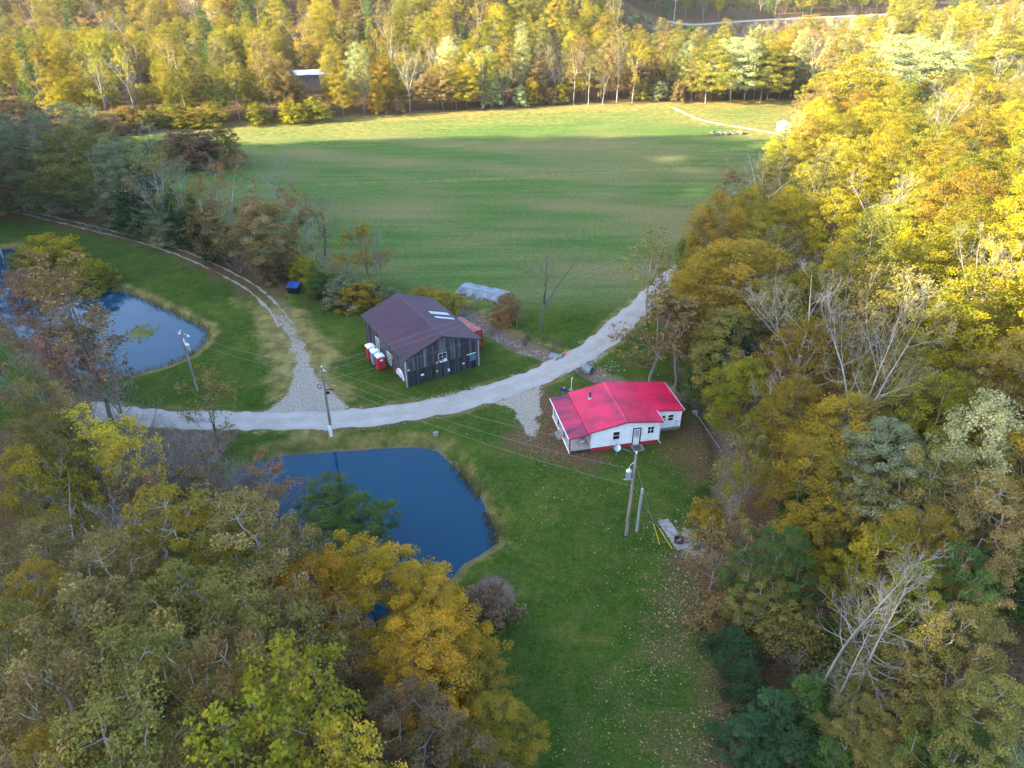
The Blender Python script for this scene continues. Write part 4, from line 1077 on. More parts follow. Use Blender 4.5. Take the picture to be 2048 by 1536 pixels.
# small white shed and the rock pile far out on the field
sd = thing('shed', 'small white metal shed far out at the field edge', 'shed', (73.0, 197.6, 0), R(6))
MB().box(-1.5, 1.5, -1.2, 1.2, 0, 2.0).build('wall', M['shed'], sd)
MB().prism([(-1.65, 1.98), (1.65, 1.98), (1.62, 2.08), (0, 2.75), (-1.62, 2.08)], 'y', -1.35, 1.35).build('roof', M['shed'], sd)
for x in (-.72, .04): MB().box(x, x + .68, -1.25, -1.205, .08, 1.9).build('door', M['trim'], sd)
rp = thing('rock_pile', 'low pile of pale rocks and dead brush on the far field', 'rock pile', (57.6, 195.3, 0))
for k in range(34):
    u_ = rnd.uniform(-1, 1); st = link('rock', FROCKS[k % 5], rp, (u_ * 4.6, rnd.gauss(0, .7), rnd.uniform(0, .35))); s_ = rnd.uniform(.3, .75); st.scale = (s_ * 1.3, s_, s_); st.rotation_euler = (0, 0, rnd.uniform(0, 6))
# long pale roof glimpsed through the far wood, and the pole by the far road
fb = thing('long_shed', 'long low white-roofed shed glimpsed through the far wood', 'shed', (-67.8, 255, hz(-67.8, 255) + 2.5), R(10))
MB().box(-7, 7, -2, 2, -8, 2.4).build('wall', M['stone_dark'], fb)
MB().prism([(-2.5, 2.3), (2.5, 2.3), (0, 3.6)], 'x', -7.6, 7.6).build('roof', M['shed'], fb)
fp = pole((84, 412, hz(84, 412)), 11, (0, 0), 'distant wooden pole beside the far road', .22, .16, 'post_wood')
MB().box(-1.1, 1.1, -.06, .06, 10.0, 10.15).build('crossarm', M['post_wood'], fp)

# ------------------------------------------------------------------ loose stones, fallen leaves, reeds: nobody could count them
def scatter_mesh(name, P, S, proto_V, proto_F, mats, yaw=True, mat_idx=None, tilt=0.0, attrs_rnd=False):
    P = np.asarray(P); n = len(P); pv = np.asarray(proto_V); k = len(pv)
    a = rng.uniform(0, 2 * np.pi, n); ca, sa = np.cos(a)[:, None], np.sin(a)[:, None]
    S = np.asarray(S)[:, None]
    x = (pv[:, 0] * ca - pv[:, 1] * sa) * S; y = (pv[:, 0] * sa + pv[:, 1] * ca) * S; z = pv[:, 2] * S * np.ones((n, 1))
    if tilt: z = z + (pv[:, 0] * rng.normal(0, tilt, (n, 1)) + pv[:, 1] * rng.normal(0, tilt, (n, 1))) * S
    V = np.stack([x + P[:, :1], y + P[:, 1:2], z + P[:, 2:3]], 2).reshape(-1, 3)
    F = {}
    for f in proto_F: F.setdefault(len(f), []).append(f)
    FF = [(np.asarray(fs)[None] + (np.arange(n) * k)[:, None, None]).reshape(-1, l) for l, fs in F.items()]
    nf = sum(len(f) for f in FF)
    at = dict(rnd=('FACE', rng.random(nf)), clump=('FACE', rng.random(nf))) if attrs_rnd else None
    mi = rng.integers(0, len(mats), nf) if len(mats) > 1 else None
    o = link(name, mesh_from(name, V, FF, mats, at, mat_idx=mi))
    return tag(o, kind='stuff')
oct_v = [(1, 0, .2), (.2, .8, .25), (-.9, .3, .2), (-.3, -.8, .2), (.1, .1, .7)]
oct_f = [(0, 1, 4), (1, 2, 4), (2, 3, 4), (3, 0, 4)]
def along(pts, n, half, jit=None):
    c = resample(pts, .3); i = rng.integers(0, len(c) - 1, n)
    tn = c[i + 1] - c[i]; tn /= np.linalg.norm(tn, axis=1)[:, None]
    o_ = rng.normal(0, half, n)
    return c[i] + np.stack([-tn[:, 1], tn[:, 0]], 1) * o_[:, None]
def ground_z(P): return height(P[:, 0], P[:, 1])
cs = along(CREEK[:9], 420, .7); keep = poly_dist(cs[:, 0], cs[:, 1], ROAD) > 2.2; cs = cs[keep]
scatter_mesh('creek_stones', np.column_stack([cs, ground_z(cs)]), rng.uniform(.05, .2, len(cs)) * rng.choice([1, 1, 1, 1.7], len(cs)), oct_v, oct_f, [M['stone'], M['stone'], M['stone_dark']])
cs = along(CREEK[8:], 260, .9); keep = poly_dist(cs[:, 0], cs[:, 1], ROAD) > 2.2; cs = cs[keep]
e1 = np.column_stack([rng.normal(16.4, 1.0, 160), rng.normal(45.6, 1.6, 160)]); cs = np.vstack([cs, e1, np.column_stack([rng.normal(11.3, 1.2, 90), rng.normal(74.6, .8, 90)])])
scatter_mesh('bank_stones', np.column_stack([cs, ground_z(cs)]), rng.uniform(.05, .18, len(cs)), oct_v, oct_f, [M['stone'], M['stone_dark']])
tk = along(TRACK[:6], 1500, 1.0); tk2 = along(TRACK[5:], 260, .8)
jn = np.column_stack([rng.uniform(-30, -18.5, 900), rng.uniform(63.5, 73, 900)]); jn = jn[poly_dist(jn[:, 0], jn[:, 1], JUNCTION, True) < -.2]
dv = along(DRIVE, 380, .75); 
off2 = []
for sgn_ in (-1, 1):
    c = resample(ROAD, .3); tn = np.gradient(c, axis=0); tn /= np.linalg.norm(tn, axis=1)[:, None]
    i = rng.integers(0, len(c), 350); off2.append(c[i] + np.stack([-tn[i, 1], tn[i, 0]], 1) * (sgn_ * (1.8 + np.abs(rng.normal(0, .22, 350))))[:, None])
lg = np.vstack([tk, tk2, jn, dv] + off2)
lg = lg[poly_dist(lg[:, 0], lg[:, 1], POND_NEAR, True) > 1]
scatter_mesh('loose_gravel', np.column_stack([lg, ground_z(lg) + .01]), rng.uniform(.02, .075, len(lg)), oct_v, oct_f, [M['stone'], M['stone'], M['stone_dark']])

leaf_v = [(-.5, 0, .02), (0, -.34, .06), (.5, 0, .03), (0, .34, .05)]
fl = np.vstack([
    np.column_stack([rng.uniform(-4, 18, 1200), rng.uniform(24, 58, 1200)]),
    np.column_stack([15.5 - np.abs(rng.normal(0, 3.8, 3400)), rng.uniform(24, 48, 3400)]),
    np.column_stack([rng.uniform(2, 24, 2600), rng.uniform(50, 74, 2600)]),
    np.column_stack([rng.normal(4.2, 1.8, 800), rng.uniform(56, 66, 800)]),
    along(ROAD[5:10], 900, 2.6), np.column_stack([rng.uniform(-50, -25, 500), rng.uniform(64, 80, 500)]),
])
fl = fl[(poly_dist(fl[:, 0], fl[:, 1], POND_NEAR, True) > .3) & (poly_dist(fl[:, 0], fl[:, 1], POND_FAR, True) > .3)]
thin = rng.random(len(fl)) < np.clip(1.5 * vnoise(fl[:, 0] / 2.5, fl[:, 1] / 2.5, 44) * vnoise(fl[:, 0] / 7, fl[:, 1] / 7, 45) + .08, 0, 1); fl = fl[thin]
scatter_mesh('fallen_leaves', np.column_stack([fl, ground_z(fl) + .02]), rng.uniform(.06, .14, len(fl)) * rng.choice([.8, 1, 1.4], len(fl)), leaf_v, [(0, 1, 2, 3)],
             [solid('fallen_leaf_tan', (0.36, 0.25, 0.13), .8), solid('fallen_leaf_gold', (0.36, 0.24, 0.06), .8), solid('fallen_leaf_brown', (0.20, 0.12, 0.07), .8), solid('fallen_leaf_pale', (0.32, 0.24, 0.15), .8)], tilt=.35)
rl = [(rnd.uniform(3.8, 7.3), rnd.uniform(-.2, 3.2)) for _ in range(70)] + [(rnd.uniform(5, 10.4), rnd.uniform(3, 6.8)) for _ in range(60)] + [(rnd.uniform(0, 3.4), rnd.uniform(.5, 5)) for _ in range(16)]
scatter_mesh('roof_leaves', np.array([hworld(u_, v_, roof_z(u_) + .06) for u_, v_ in rl]), rng.uniform(.06, .15, len(rl)), leaf_v, [(0, 1, 2, 3)], [LEAF['brown'], LEAF['ochre'], LEAF['brown']], attrs_rnd=True)
# reeds and rank grass round the ponds
def reeds(name, pts, n, spread, h0, h1, mats, seg=None, patchy=0.0):
    p = pts + [pts[0]]
    q = along(p if seg is None else [p[i] for i in seg], n, spread)
    q = q[vnoise(q[:, 0] / 1.4, q[:, 1] / 1.4, 61) >= patchy]
    z = np.minimum(ground_z(q), 0.0)
    blade = [(-.05, 0, 0), (.05, 0, 0), (.22, .1, .85), (.12, 0, .5)]
    return scatter_mesh(name, np.column_stack([q, z]), rng.uniform(h0, h1, len(q)), blade, [(0, 1, 2, 3)], mats, attrs_rnd=True, tilt=.5)
RG = leaf_mat('reed_gold', [(0, (0.10, 0.10, 0.03)), (.5, (0.24, 0.19, 0.05)), (1, (0.34, 0.26, 0.09))]); RO = leaf_mat('reed_olive', [(0, (0.05, 0.07, 0.02)), (.6, (0.12, 0.12, 0.04)), (1, (0.2, 0.16, 0.07))])
reeds('pond_edge_grass', POND_NEAR, 1300, .28, .15, .40, [RO])
reeds('pond_edge_grass', POND_FAR, 4200, .42, .35, .9, [RG, RG, RO])
reeds('pond_reeds', POND_NEAR, 1300, .45, .3, .8, [RO, RO, RG], range(7, 13), .5)
for nm_, pl_, z_ in (('floating_leaves', POND_NEAR, -.735), ('floating_leaves', POND_FAR, -.535)):
    q_ = along(pl_ + [pl_[0]], 420, .9); dq = poly_dist(q_[:, 0], q_[:, 1], pl_, True); q_ = q_[dq < -.1]
    scatter_mesh(nm_, np.column_stack([q_, np.full(len(q_), z_)]), rng.uniform(.06, .16, len(q_)), leaf_v, [(0, 1, 2, 3)], [LEAF['brown'], LEAF['ochre']], attrs_rnd=True)
lilies = np.column_stack([rng.normal(-50.2, .9, 160), rng.normal(84.7, 1.1, 160)])
pad_v = [(.5 * math.cos(a), .5 * math.sin(a), .012 * math.sin(3 * a)) for a in np.linspace(0.3, 2 * math.pi, 8)]
scatter_mesh('lily_pads', np.column_stack([lilies, np.full(160, -.53) + rng.uniform(0, .02, 160)]), rng.uniform(.25, .5, 160), pad_v, [tuple(range(8))], [LEAF['lime'], LEAF['sage']], attrs_rnd=True)

# kind, x, y, height, crown radius, leaf, bark, place, own label
TREES = [
    ('near', -9.7, 34.1, 10, 5.02, 'amber', 'dark', 'in the near wood beside the pond', None),
    ('near', -13.3, 32.1, 11, 3.99, 'amber', 'dark', 'in the near wood beside the pond', None),
    ('near', -5.2, 31.8, 9, 3.7, 'amber', 'dark', 'in the near wood beside the pond', None),
    ('near', -3.1, 28.4, 8, 2.71, 'ochre', 'dark', 'in the near wood beside the pond', None),
    ('near', -1.1, 24.6, 8, 2.51, 'ochre', 'dark', 'in the near wood beside the pond', None),
    ('near', -5.3, 27.1, 11, 4.08, 'amber', 'dark', 'in the near wood beside the pond', None),
    ('near', -2.0, 21.6, 8, 2.78, 'ochre', 'dark', 'in the near wood beside the pond', None),
    ('near', -5.2, 22.2, 12, 3.52, 'mauve', 'grey', 'in the near wood beside the pond', None),
    ('near', -12.8, 26.8, 14, 4.1, 'brown', 'grey', 'in the near wood beside the pond', None),
    ('near', -13.5, 43.2, 8, 4.12, 'green', 'dark', '', 'dark green spreading tree leaning over the near pond'),
    ('broad', -15.2, 45.2, 9, 2.31, 'green', 'dark', 'in the near wood beside the pond', None),
    ('near', -20.6, 32.1, 17, 5.06, 'ochre', 'white', 'in the near wood beside the pond', None),
    ('near', -16.8, 32.6, 16, 4.83, 'brown', 'white', 'in the near wood beside the pond', None),
    ('near', -22.6, 28.2, 17, 4.4, 'brown', 'white', 'in the near wood beside the pond', None),
    ('near', -16.1, 24.2, 19, 4.75, 'olive', 'grey', 'in the near wood beside the pond', None),
    ('near', -21.8, 23.3, 18, 4.71, 'brown', 'grey', 'in the near wood beside the pond', None),
    ('near', -15.6, 18.9, 21, 4.33, 'olive', 'white', 'in the near wood beside the pond', None),
    ('near', -19.6, 18.2, 20, 4.29, 'brown', 'white', 'in the near wood beside the pond', None),
    ('near', -12.0, 18.5, 21, 3.72, 'brown', 'white', 'in the near wood beside the pond', None),
    ('near', -14.4, 14.8, 22, 4.2, 'olive', 'grey', 'in the near wood beside the pond', None),
    ('bigleaf', -8.9, 17.6, 22, 3.57, 'lime', 'grey', '', 'tall yellow-green large-leaved tree with pale trunk in the near wood'),
    ('bigleaf', -10.1, 14.9, 22, 3.41, 'lime', 'grey', 'in the near wood beside the pond', None),
    ('bigleaf', -6.7, 16.2, 19, 2.06, 'yellow', 'grey', '', 'bright yellow tree beside the mauve-brown crown in the near wood'),
    ('near', -12.3, 14.8, 20, 3.09, 'brown', 'grey', 'in the near wood beside the pond', None),
    ('near', -18.0, 14.8, 20, 3.5, 'ochre', 'grey', 'in the near wood beside the pond', None),
    ('sparse', -21.7, 49.3, 6.6, 2.93, 'rust', 'grey', '', 'small rusty-orange tree at the head of the near pond'),
    ('sparse', -35.7, 47.8, 12, 3.59, 'yellow', 'grey', 'beside the lane at the left of the ponds', None),
    ('sparse', -35.2, 50.1, 9, 3.11, 'yellow', 'grey', 'beside the lane at the left of the ponds', None),
    ('sparse', -31.4, 45.4, 11, 3.08, 'yellow', 'grey', 'beside the lane at the left of the ponds', None),
    ('broad', -36.0, 43.7, 15, 3.32, 'olive', 'grey', 'beside the lane at the left of the ponds', None),
    ('broad', -35.7, 40.1, 14, 3.16, 'ochre', 'grey', 'beside the lane at the left of the ponds', None),
    ('sparse', -33.7, 41.0, 12, 3.83, 'ochre', 'grey', 'beside the lane at the left of the ponds', None),
    ('bare', -31.6, 35.9, 14, 4.51, 'olive', 'white', 'beside the lane at the left of the ponds', None),
    ('bare', -29.2, 37.1, 12, 3.95, 'olive', 'grey', 'beside the lane at the left of the ponds', None),
    ('bare', -30.8, 50.0, 8, 3.35, 'olive', 'grey', 'beside the lane at the left of the ponds', None),
    ('bare', -27.5, 49.2, 7, 3.11, 'olive', 'grey', 'beside the lane at the left of the ponds', None),
    ('sparse', -29.1, 44.0, 8, 2.88, 'brown', 'grey', 'beside the lane at the left of the ponds', None),
    ('sparse', -51.3, 67.2, 15, 3.98, 'red', 'grey', '', 'reddish thin-leaved tree standing by the far pond'),
    ('sparse', -45.8, 62.1, 13, 3.79, 'mauve', 'grey', 'beside the lane at the left of the ponds', None),
    ('sparse', -45.3, 55.4, 14, 3.24, 'red', 'grey', 'beside the lane at the left of the ponds', None),
    ('sparse', -43.3, 59.8, 11, 3.72, 'red', 'grey', 'beside the lane at the left of the ponds', None),
    ('broad', -41.5, 51.9, 13, 3.34, 'brown', 'grey', 'beside the lane at the left of the ponds', None),
    ('sparse', -43.2, 62.6, 19.1, 4.92, 'brown', 'dark', '', 'tall brown-leaved tree leaning beside the gravel road and far pond'),
    ('sparse', -46.8, 67.5, 14.9, 3.99, 'ochre', 'dark', 'beside the lane at the left of the ponds', None),
    ('bare', -39.8, 54.9, 9, 4.02, 'mauve', 'grey', 'beside the lane at the left of the ponds', None),
    ('twig', -38.3, 57.9, 7, 2.98, 'mauve', 'grey', 'beside the lane at the left of the ponds', None),
    ('sparse', -30.0, 57.8, 8.2, 3.2, 'olive', 'dark', '', 'small olive thin-leaved tree between the road and the near pond'),
    ('bushy', -73.2, 106.4, 6, 5.14, 'gold', 'grey', 'beside the lane at the left of the ponds', None),
    ('bushy', -74.2, 101.1, 6, 3.42, 'ochre', 'grey', 'beside the lane at the left of the ponds', None),
    ('bushy', -63.7, 99.3, 5, 4.14, 'lime', 'grey', 'beside the lane at the left of the ponds', None),
    ('sparse', -84.5, 110.7, 18.0, 3.14, 'rust', 'white', '', 'tall white-trunked tree with rusty top beyond the far pond'),
    ('twig', -29.3, 47.6, 5, 2.64, 'mauve', 'dark', 'beside the lane at the left of the ponds', None),
    ('twig', -25.8, 49.5, 4, 2.5, 'mauve', 'dark', 'beside the lane at the left of the ponds', None),
    ('twig', -24.9, 52.9, 3.5, 2.64, 'mauve', 'dark', 'beside the lane at the left of the ponds', None),
    ('broad', -78.1, 130.7, 16.4, 8.59, 'olive', 'grey', 'in the tree line between lane and field', 'largest round olive-green tree in the tree line between lane and field'),
    ('sparse', -88.0, 135.0, 16.8, 6.97, 'sage', 'grey', 'in the tree line between lane and field', None),
    ('broad', -93.1, 132.1, 18.2, 6.35, 'sage', 'grey', 'in the tree line between lane and field', None),
    ('broad', -70.2, 127.9, 15.3, 5.34, 'sage', 'grey', 'in the tree line between lane and field', None),
    ('bare', -100.5, 139.6, 17.6, 5.73, 'olive', 'grey', 'in the tree line between lane and field', None),
    ('sparse', -96.2, 144.5, 15.7, 6.42, 'brown', 'grey', 'in the tree line between lane and field', None),
    ('sparse', -59.3, 118.2, 15.2, 5.41, 'brown', 'white', 'in the tree line between lane and field', None),
    ('bare', -61.8, 120.1, 12.3, 4.69, 'olive', 'white', 'in the tree line between lane and field', None),
    ('bushy', -65.7, 123.9, 11.2, 4.83, 'dark', 'grey', 'in the tree line between lane and field', None),
    ('bushy', -56.9, 117.7, 8.8, 3.39, 'green', 'grey', 'in the tree line between lane and field', None),
    ('cedar', -52.2, 113.1, 9.8, 2.86, 'dark', 'dark', 'in the tree line between lane and field', 'dark green conical evergreen in the tree line'),
    ('bushy', -55.0, 114.9, 6.3, 3.35, 'dark', 'grey', 'in the tree line between lane and field', None),
    ('sparse', -45.4, 113.1, 16.1, 4.4, 'rust', 'white', 'in the tree line between lane and field', None),
    ('polebare', -48.0, 111.9, 14.5, 3.59, 'olive', 'white', 'in the tree line between lane and field', None),
    ('bushy', -47.7, 108.7, 8.4, 3.97, 'brown', 'grey', 'in the tree line between lane and field', None),
    ('sparse', -41.5, 104.6, 10.1, 5.36, 'brown', 'grey', 'in the tree line between lane and field', None),
    ('broad', -37.4, 102.7, 11.5, 5.25, 'brown', 'white', 'in the tree line between lane and field', None),
    ('sparse', -36.0, 104.6, 10.1, 3.45, 'ochre', 'white', 'in the tree line between lane and field', None),
    ('sparse', -34.4, 107.7, 12.0, 3.89, 'rust', 'white', 'in the tree line between lane and field', None),
    ('polebare', -33.7, 108.7, 10.0, 2.37, 'olive', 'white', 'in the tree line between lane and field', None),
    ('bare', -31.0, 110.8, 10.1, 4.82, 'olive', 'dark', 'in the tree line between lane and field', None),
    ('bare', -44.0, 130.7, 12.9, 4.57, 'olive', 'grey', 'in the tree line between lane and field', None),
    ('sparse', -21.2, 98.0, 9.4, 4.37, 'ochre', 'dark', '', 'gnarled ochre-leaved tree standing alone behind the barn'),
    ('bare', -20.3, 98.6, 9.6, 3.29, 'olive', 'grey', 'in the tree line between lane and field', None),
    ('bushy', -70.7, 161.8, 8.7, 6.1, 'mauve', 'dark', '', 'mauve-brown rounded thicket at the near edge of the field'),
    ('bushy', -75.4, 165.1, 7.6, 5.1, 'mauve', 'dark', 'in the tree line between lane and field', None),
    ('bushy', -65.9, 165.9, 8.1, 5.11, 'olive', 'dark', 'in the tree line between lane and field', None),
    ('bushy', -31.9, 100.8, 3.9, 3.04, 'lime', 'grey', 'in the tree line between lane and field', None),
    ('bushy', -35.0, 102.3, 3.9, 3.46, 'brown', 'grey', 'in the tree line between lane and field', None),
    ('bushy', -27.6, 95.4, 3.3, 2.92, 'green', 'grey', 'in the tree line between lane and field', None),
    ('bushy', -24.3, 93.7, 3.8, 3.23, 'sage', 'grey', 'in the tree line between lane and field', None),
    ('bushy', -22.0, 91.3, 3.5, 2.82, 'ochre', 'grey', 'in the tree line between lane and field', None),
    ('twig', -27.2, 100.8, 4.1, 3.41, 'mauve', 'grey', 'in the tree line between lane and field', None),
    ('twig', -24.6, 98.9, 3.2, 3.38, 'mauve', 'grey', 'in the tree line between lane and field', None),
    ('bushy', -9.8, 90.2, 2.9, 3.14, 'lime', 'grey', '', 'yellow-green bush tucked behind the barn roof'),
    ('shrub', -12.7, 93.9, 2.0, 2.17, 'ochre', 'grey', 'in the tree line between lane and field', None),
    ('twig', -38.8, 100.8, 3.7, 3.04, 'mauve', 'grey', 'in the tree line between lane and field', None),
    ('bushy', -66.4, 121.3, 5.5, 3.95, 'dark', 'grey', 'in the tree line between lane and field', None),
    ('bushy', -71.7, 125.2, 5.6, 4.05, 'sage', 'grey', 'in the tree line between lane and field', None),
    ('bushy', -82.6, 132.1, 7.2, 4.69, 'sage', 'grey', 'in the tree line between lane and field', None),
    ('bushy', -91.4, 135.0, 7.3, 5.25, 'sage', 'grey', 'in the tree line between lane and field', None),
    ('bushy', -97.8, 133.6, 8.6, 5.18, 'olive', 'grey', 'in the tree line between lane and field', None),
    ('broad', -95.5, 125.2, 18.4, 6.06, 'brown', 'grey', 'in the tree line between lane and field', None),
    ('broad', -111.1, 165.1, 14.1, 6.69, 'mauve', 'grey', 'in the tree line between lane and field', None),
    ('broad', -104.1, 171.6, 12.4, 6.95, 'sage', 'grey', 'in the tree line between lane and field', None),
    ('broad', -97.8, 178.5, 8.8, 6.04, 'mauve', 'grey', 'in the tree line between lane and field', None),
    ('broad', -122.1, 173.8, 13.6, 7.59, 'olive', 'grey', 'in the tree line between lane and field', None),
    ('bare', -87.2, 173.9, 6.9, 5.34, 'olive', 'grey', 'in the tree line between lane and field', None),
    ('bare', 3.8, 84.5, 12.6, 5.11, 'olive', 'dark', '', 'dark leafless oak-like tree standing alone beyond the barn'),
    ('bushy', -0.8, 86.0, 4.6, 2.01, 'rust', 'grey', '', 'rust-red upright shrub on the creek bank'),
    ('sparse', 0.7, 85.2, 4.1, 1.66, 'brown', 'grey', 'on the creek bank beside the field', None),
    ('twig', 1.7, 81.5, 1.9, 2.28, 'mauve', 'dark', 'on the creek bank beside the field', None),
    ('twig', 5.2, 79.7, 1.8, 2.24, 'mauve', 'dark', 'on the creek bank beside the field', None),
    ('twig', -2.7, 85.3, 1.5, 1.69, 'mauve', 'dark', 'on the creek bank beside the field', None),
    ('sparse', 16.5, 71.6, 11.9, 5.38, 'brown', 'grey', '', 'large thin brown-leaved tree right behind the house roof'),
    ('sparse', 19.4, 71.0, 10.9, 4.81, 'brown', 'grey', 'behind the house by the gravel road', None),
    ('sparse', 18.1, 85.9, 13.1, 3.88, 'olive', 'white', 'behind the house by the gravel road', None),
    ('sparse', 21.1, 90.5, 8.3, 3.09, 'olive', 'white', 'behind the house by the gravel road', None),
    ('bushy', 28.9, 100.8, 10.3, 3.34, 'olive', 'grey', 'behind the house by the gravel road', None),
    ('bare', 33.2, 108.7, 8.4, 3.58, 'mauve', 'grey', 'behind the house by the gravel road', None),
    ('bushy', 27.4, 104.6, 5.8, 2.33, 'green', 'grey', 'behind the house by the gravel road', None),
    ('cedar', 22.0, 69.4, 8.0, 3.1, 'dark', 'dark', 'behind the house by the gravel road', None),
    ('bushy', 23.8, 67.6, 10.3, 3.0, 'dark', 'grey', 'behind the house by the gravel road', None),
    ('twig', 21.3, 71.8, 4.8, 2.34, 'mauve', 'dark', 'behind the house by the gravel road', None),
    ('bare', 30.3, 63.5, 16.6, 7.52, 'olive', 'white', '', 'big pale leafless tree spreading over the slope behind the house'),
    ('bare', 29.7, 50.0, 23.5, 3.81, 'olive', 'white', '', 'tall leaning pale leafless tree rising from the slope'),
    ('bare', 26.0, 55.1, 10.0, 3.53, 'olive', 'white', '', 'small many-branched leafless tree right of the house'),
    ('bare', 24.3, 58.1, 6.5, 2.99, 'mauve', 'grey', 'on the slope behind the house', None),
    ('polebare', 21.4, 30.2, 15.8, 2.92, 'olive', 'white', '', 'straight leafless trunk left of a leafless pair on the near slope'),
    ('polebare', 22.4, 27.8, 15.0, 2.95, 'olive', 'white', '', 'straight leafless trunk right of a leafless pair on the near slope'),
    ('polebare', 25.0, 23.9, 9.8, 2.13, 'olive', 'white', '', 'leafless trunk rising at the foot of the near slope'),
    ('broad', 26.8, 78.5, 15, 7.77, 'ochre', 'grey', 'on the slope behind the house', None),
    ('broad', 22.6, 74.5, 13, 5.21, 'ochre', 'grey', 'on the slope behind the house', None),
    ('broad', 29.2, 71.3, 13, 5.31, 'olive', 'grey', 'on the slope behind the house', None),
    ('broad', 23.1, 67.5, 12, 4.61, 'olive', 'grey', 'on the slope behind the house', None),
    ('broad', 22.2, 67.7, 8, 3.33, 'green', 'grey', 'on the slope behind the house', None),
    ('broad', 23.1, 59.3, 11, 3.73, 'lime', 'grey', 'on the slope behind the house', None),
    ('broad', 28.8, 59.3, 14, 4.36, 'ochre', 'grey', 'on the slope behind the house', None),
    ('broad', 25.1, 52.4, 12, 3.37, 'ochre', 'grey', 'on the slope behind the house', None),
    ('broad', 27.3, 47.9, 13, 4.18, 'ochre', 'grey', 'on the slope behind the house', None),
    ('broad', 23.7, 43.7, 12, 3.38, 'ochre', 'grey', 'on the slope behind the house', None),
    ('broad', 23.8, 40.1, 9, 3.26, 'ochre', 'grey', 'on the slope behind the house', None),
    ('near', 28.7, 43.2, 13, 4.48, 'sage', 'grey', 'on the slope behind the house', None),
    ('near', 27.0, 42.5, 10, 2.95, 'sage', 'grey', 'on the slope behind the house', None),
    ('broad', 33.0, 52.7, 14, 4.19, 'olive', 'grey', 'on the slope behind the house', None),
    ('broad', 34.5, 47.8, 14, 3.89, 'lime', 'grey', 'on the slope behind the house', None),
    ('broad', 35.5, 43.5, 14, 3.64, 'pale', 'grey', 'on the slope behind the house', None),
    ('near', 30.7, 39.5, 13, 4.2, 'olive', 'grey', 'on the slope behind the house', None),
    ('near', 31.4, 34.8, 14, 3.67, 'brown', 'grey', 'on the slope behind the house', None),
    ('near', 22.0, 22.9, 6, 2.61, 'olive', 'grey', 'on the slope opposite the near lawn', None),
    ('near', 23.6, 21.8, 6, 2.83, 'green', 'grey', 'on the slope opposite the near lawn', None),
    ('near', 26.5, 21.0, 7, 3.02, 'sage', 'grey', 'on the slope opposite the near lawn', None),
    ('bushy', 23.1, 29.8, 4, 2.02, 'sage', 'grey', 'on the slope opposite the near lawn', None),
    ('sparse', 18.9, 45.9, 8, 2.32, 'lime', 'grey', 'on the slope opposite the near lawn', None),
    ('shrub', 17.3, 46.5, 3, 1.98, 'ochre', 'grey', 'on the slope opposite the near lawn', None),
    ('sparse', 16.1, 39.8, 5, 2.76, 'brown', 'grey', 'on the slope opposite the near lawn', None),
    ('sparse', 17.3, 38.9, 8, 2.85, 'brown', 'grey', 'on the slope opposite the near lawn', None),
    ('near', 19.2, 36.3, 10, 2.88, 'green', 'grey', 'on the slope opposite the near lawn', None),
    ('bushy', 24.2, 44.6, 6, 2.3, 'teal', 'grey', '', 'bright blue-green small tree among brown trees on the slope'),
    ('near', 18.2, 35.0, 7, 2.7, 'olive', 'grey', 'on the slope opposite the near lawn', None),
    ('shrub', 16.0, 36.2, 3, 2.27, 'brown', 'grey', 'on the slope opposite the near lawn', None),
    ('cedar', 15.9, 32.6, 4, 2.3, 'dark', 'dark', 'on the slope opposite the near lawn', None),
    ('cedar', 15.9, 29.9, 4, 2.03, 'dark', 'dark', 'on the slope opposite the near lawn', None),
    ('cedar', 17.1, 27.6, 4, 2.76, 'teal', 'dark', 'on the slope opposite the near lawn', None),
    ('cedar', 19.5, 28.4, 4.5, 2.78, 'green', 'dark', 'on the slope opposite the near lawn', None),
    ('cedar', 15.1, 26.0, 4, 2.68, 'teal', 'dark', 'on the slope opposite the near lawn', None),
    ('cedar', 17.5, 24.9, 4, 2.77, 'dark', 'dark', 'on the slope opposite the near lawn', None),
    ('cedar', 19.6, 24.1, 4, 2.42, 'green', 'dark', 'on the slope opposite the near lawn', None),
    ('cedar', 15.6, 24.1, 3, 2.75, 'teal', 'dark', 'on the slope opposite the near lawn', None),
    ('near', 24.9, 33.8, 12, 3.38, 'lime', 'grey', 'on the slope opposite the near lawn', None),
    ('near', 27.1, 34.1, 13, 3.02, 'ochre', 'grey', 'on the slope opposite the near lawn', None),
    ('near', 25.1, 30.3, 12, 2.86, 'lime', 'grey', 'on the slope opposite the near lawn', None),
    ('near', 28.2, 31.4, 12, 3.21, 'green', 'grey', 'on the slope opposite the near lawn', None),
    ('near', 25.6, 26.0, 13, 3.46, 'olive', 'grey', 'on the slope opposite the near lawn', None),
    ('near', 24.2, 27.9, 9, 2.8, 'olive', 'grey', 'on the slope opposite the near lawn', None),
    ('near', 25.7, 25.6, 7, 2.26, 'brown', 'grey', 'on the slope opposite the near lawn', None),
    ('near', 25.2, 22.4, 12, 3.1, 'olive', 'grey', 'on the slope opposite the near lawn', None),
    ('near', 22.2, 24.6, 7, 2.54, 'olive', 'grey', 'on the slope opposite the near lawn', None),
    ('near', 24.5, 21.4, 9, 2.99, 'green', 'grey', 'on the slope opposite the near lawn', None),
    ('twig', -1.5, 38.1, 3.0, 2.43, 'mauve', 'dark', '', 'dense dark red-brown twiggy shrub on the lawn by the near pond'),
    ('shrub', -1.9, 37.4, 2.4, 2.13, 'mauve', 'dark', '', 'mauve-brown low shrub against the twiggy shrub by the near pond'),
    ('bare', 43.9, 122.6, 14.9, 5.16, 'olive', 'white', '', 'white leafless tree at the right edge of the hay field'),
    ('sparse', 40.8, 130.7, 8.0, 5.09, 'rust', 'white', 'at the edge of the hay field', None),
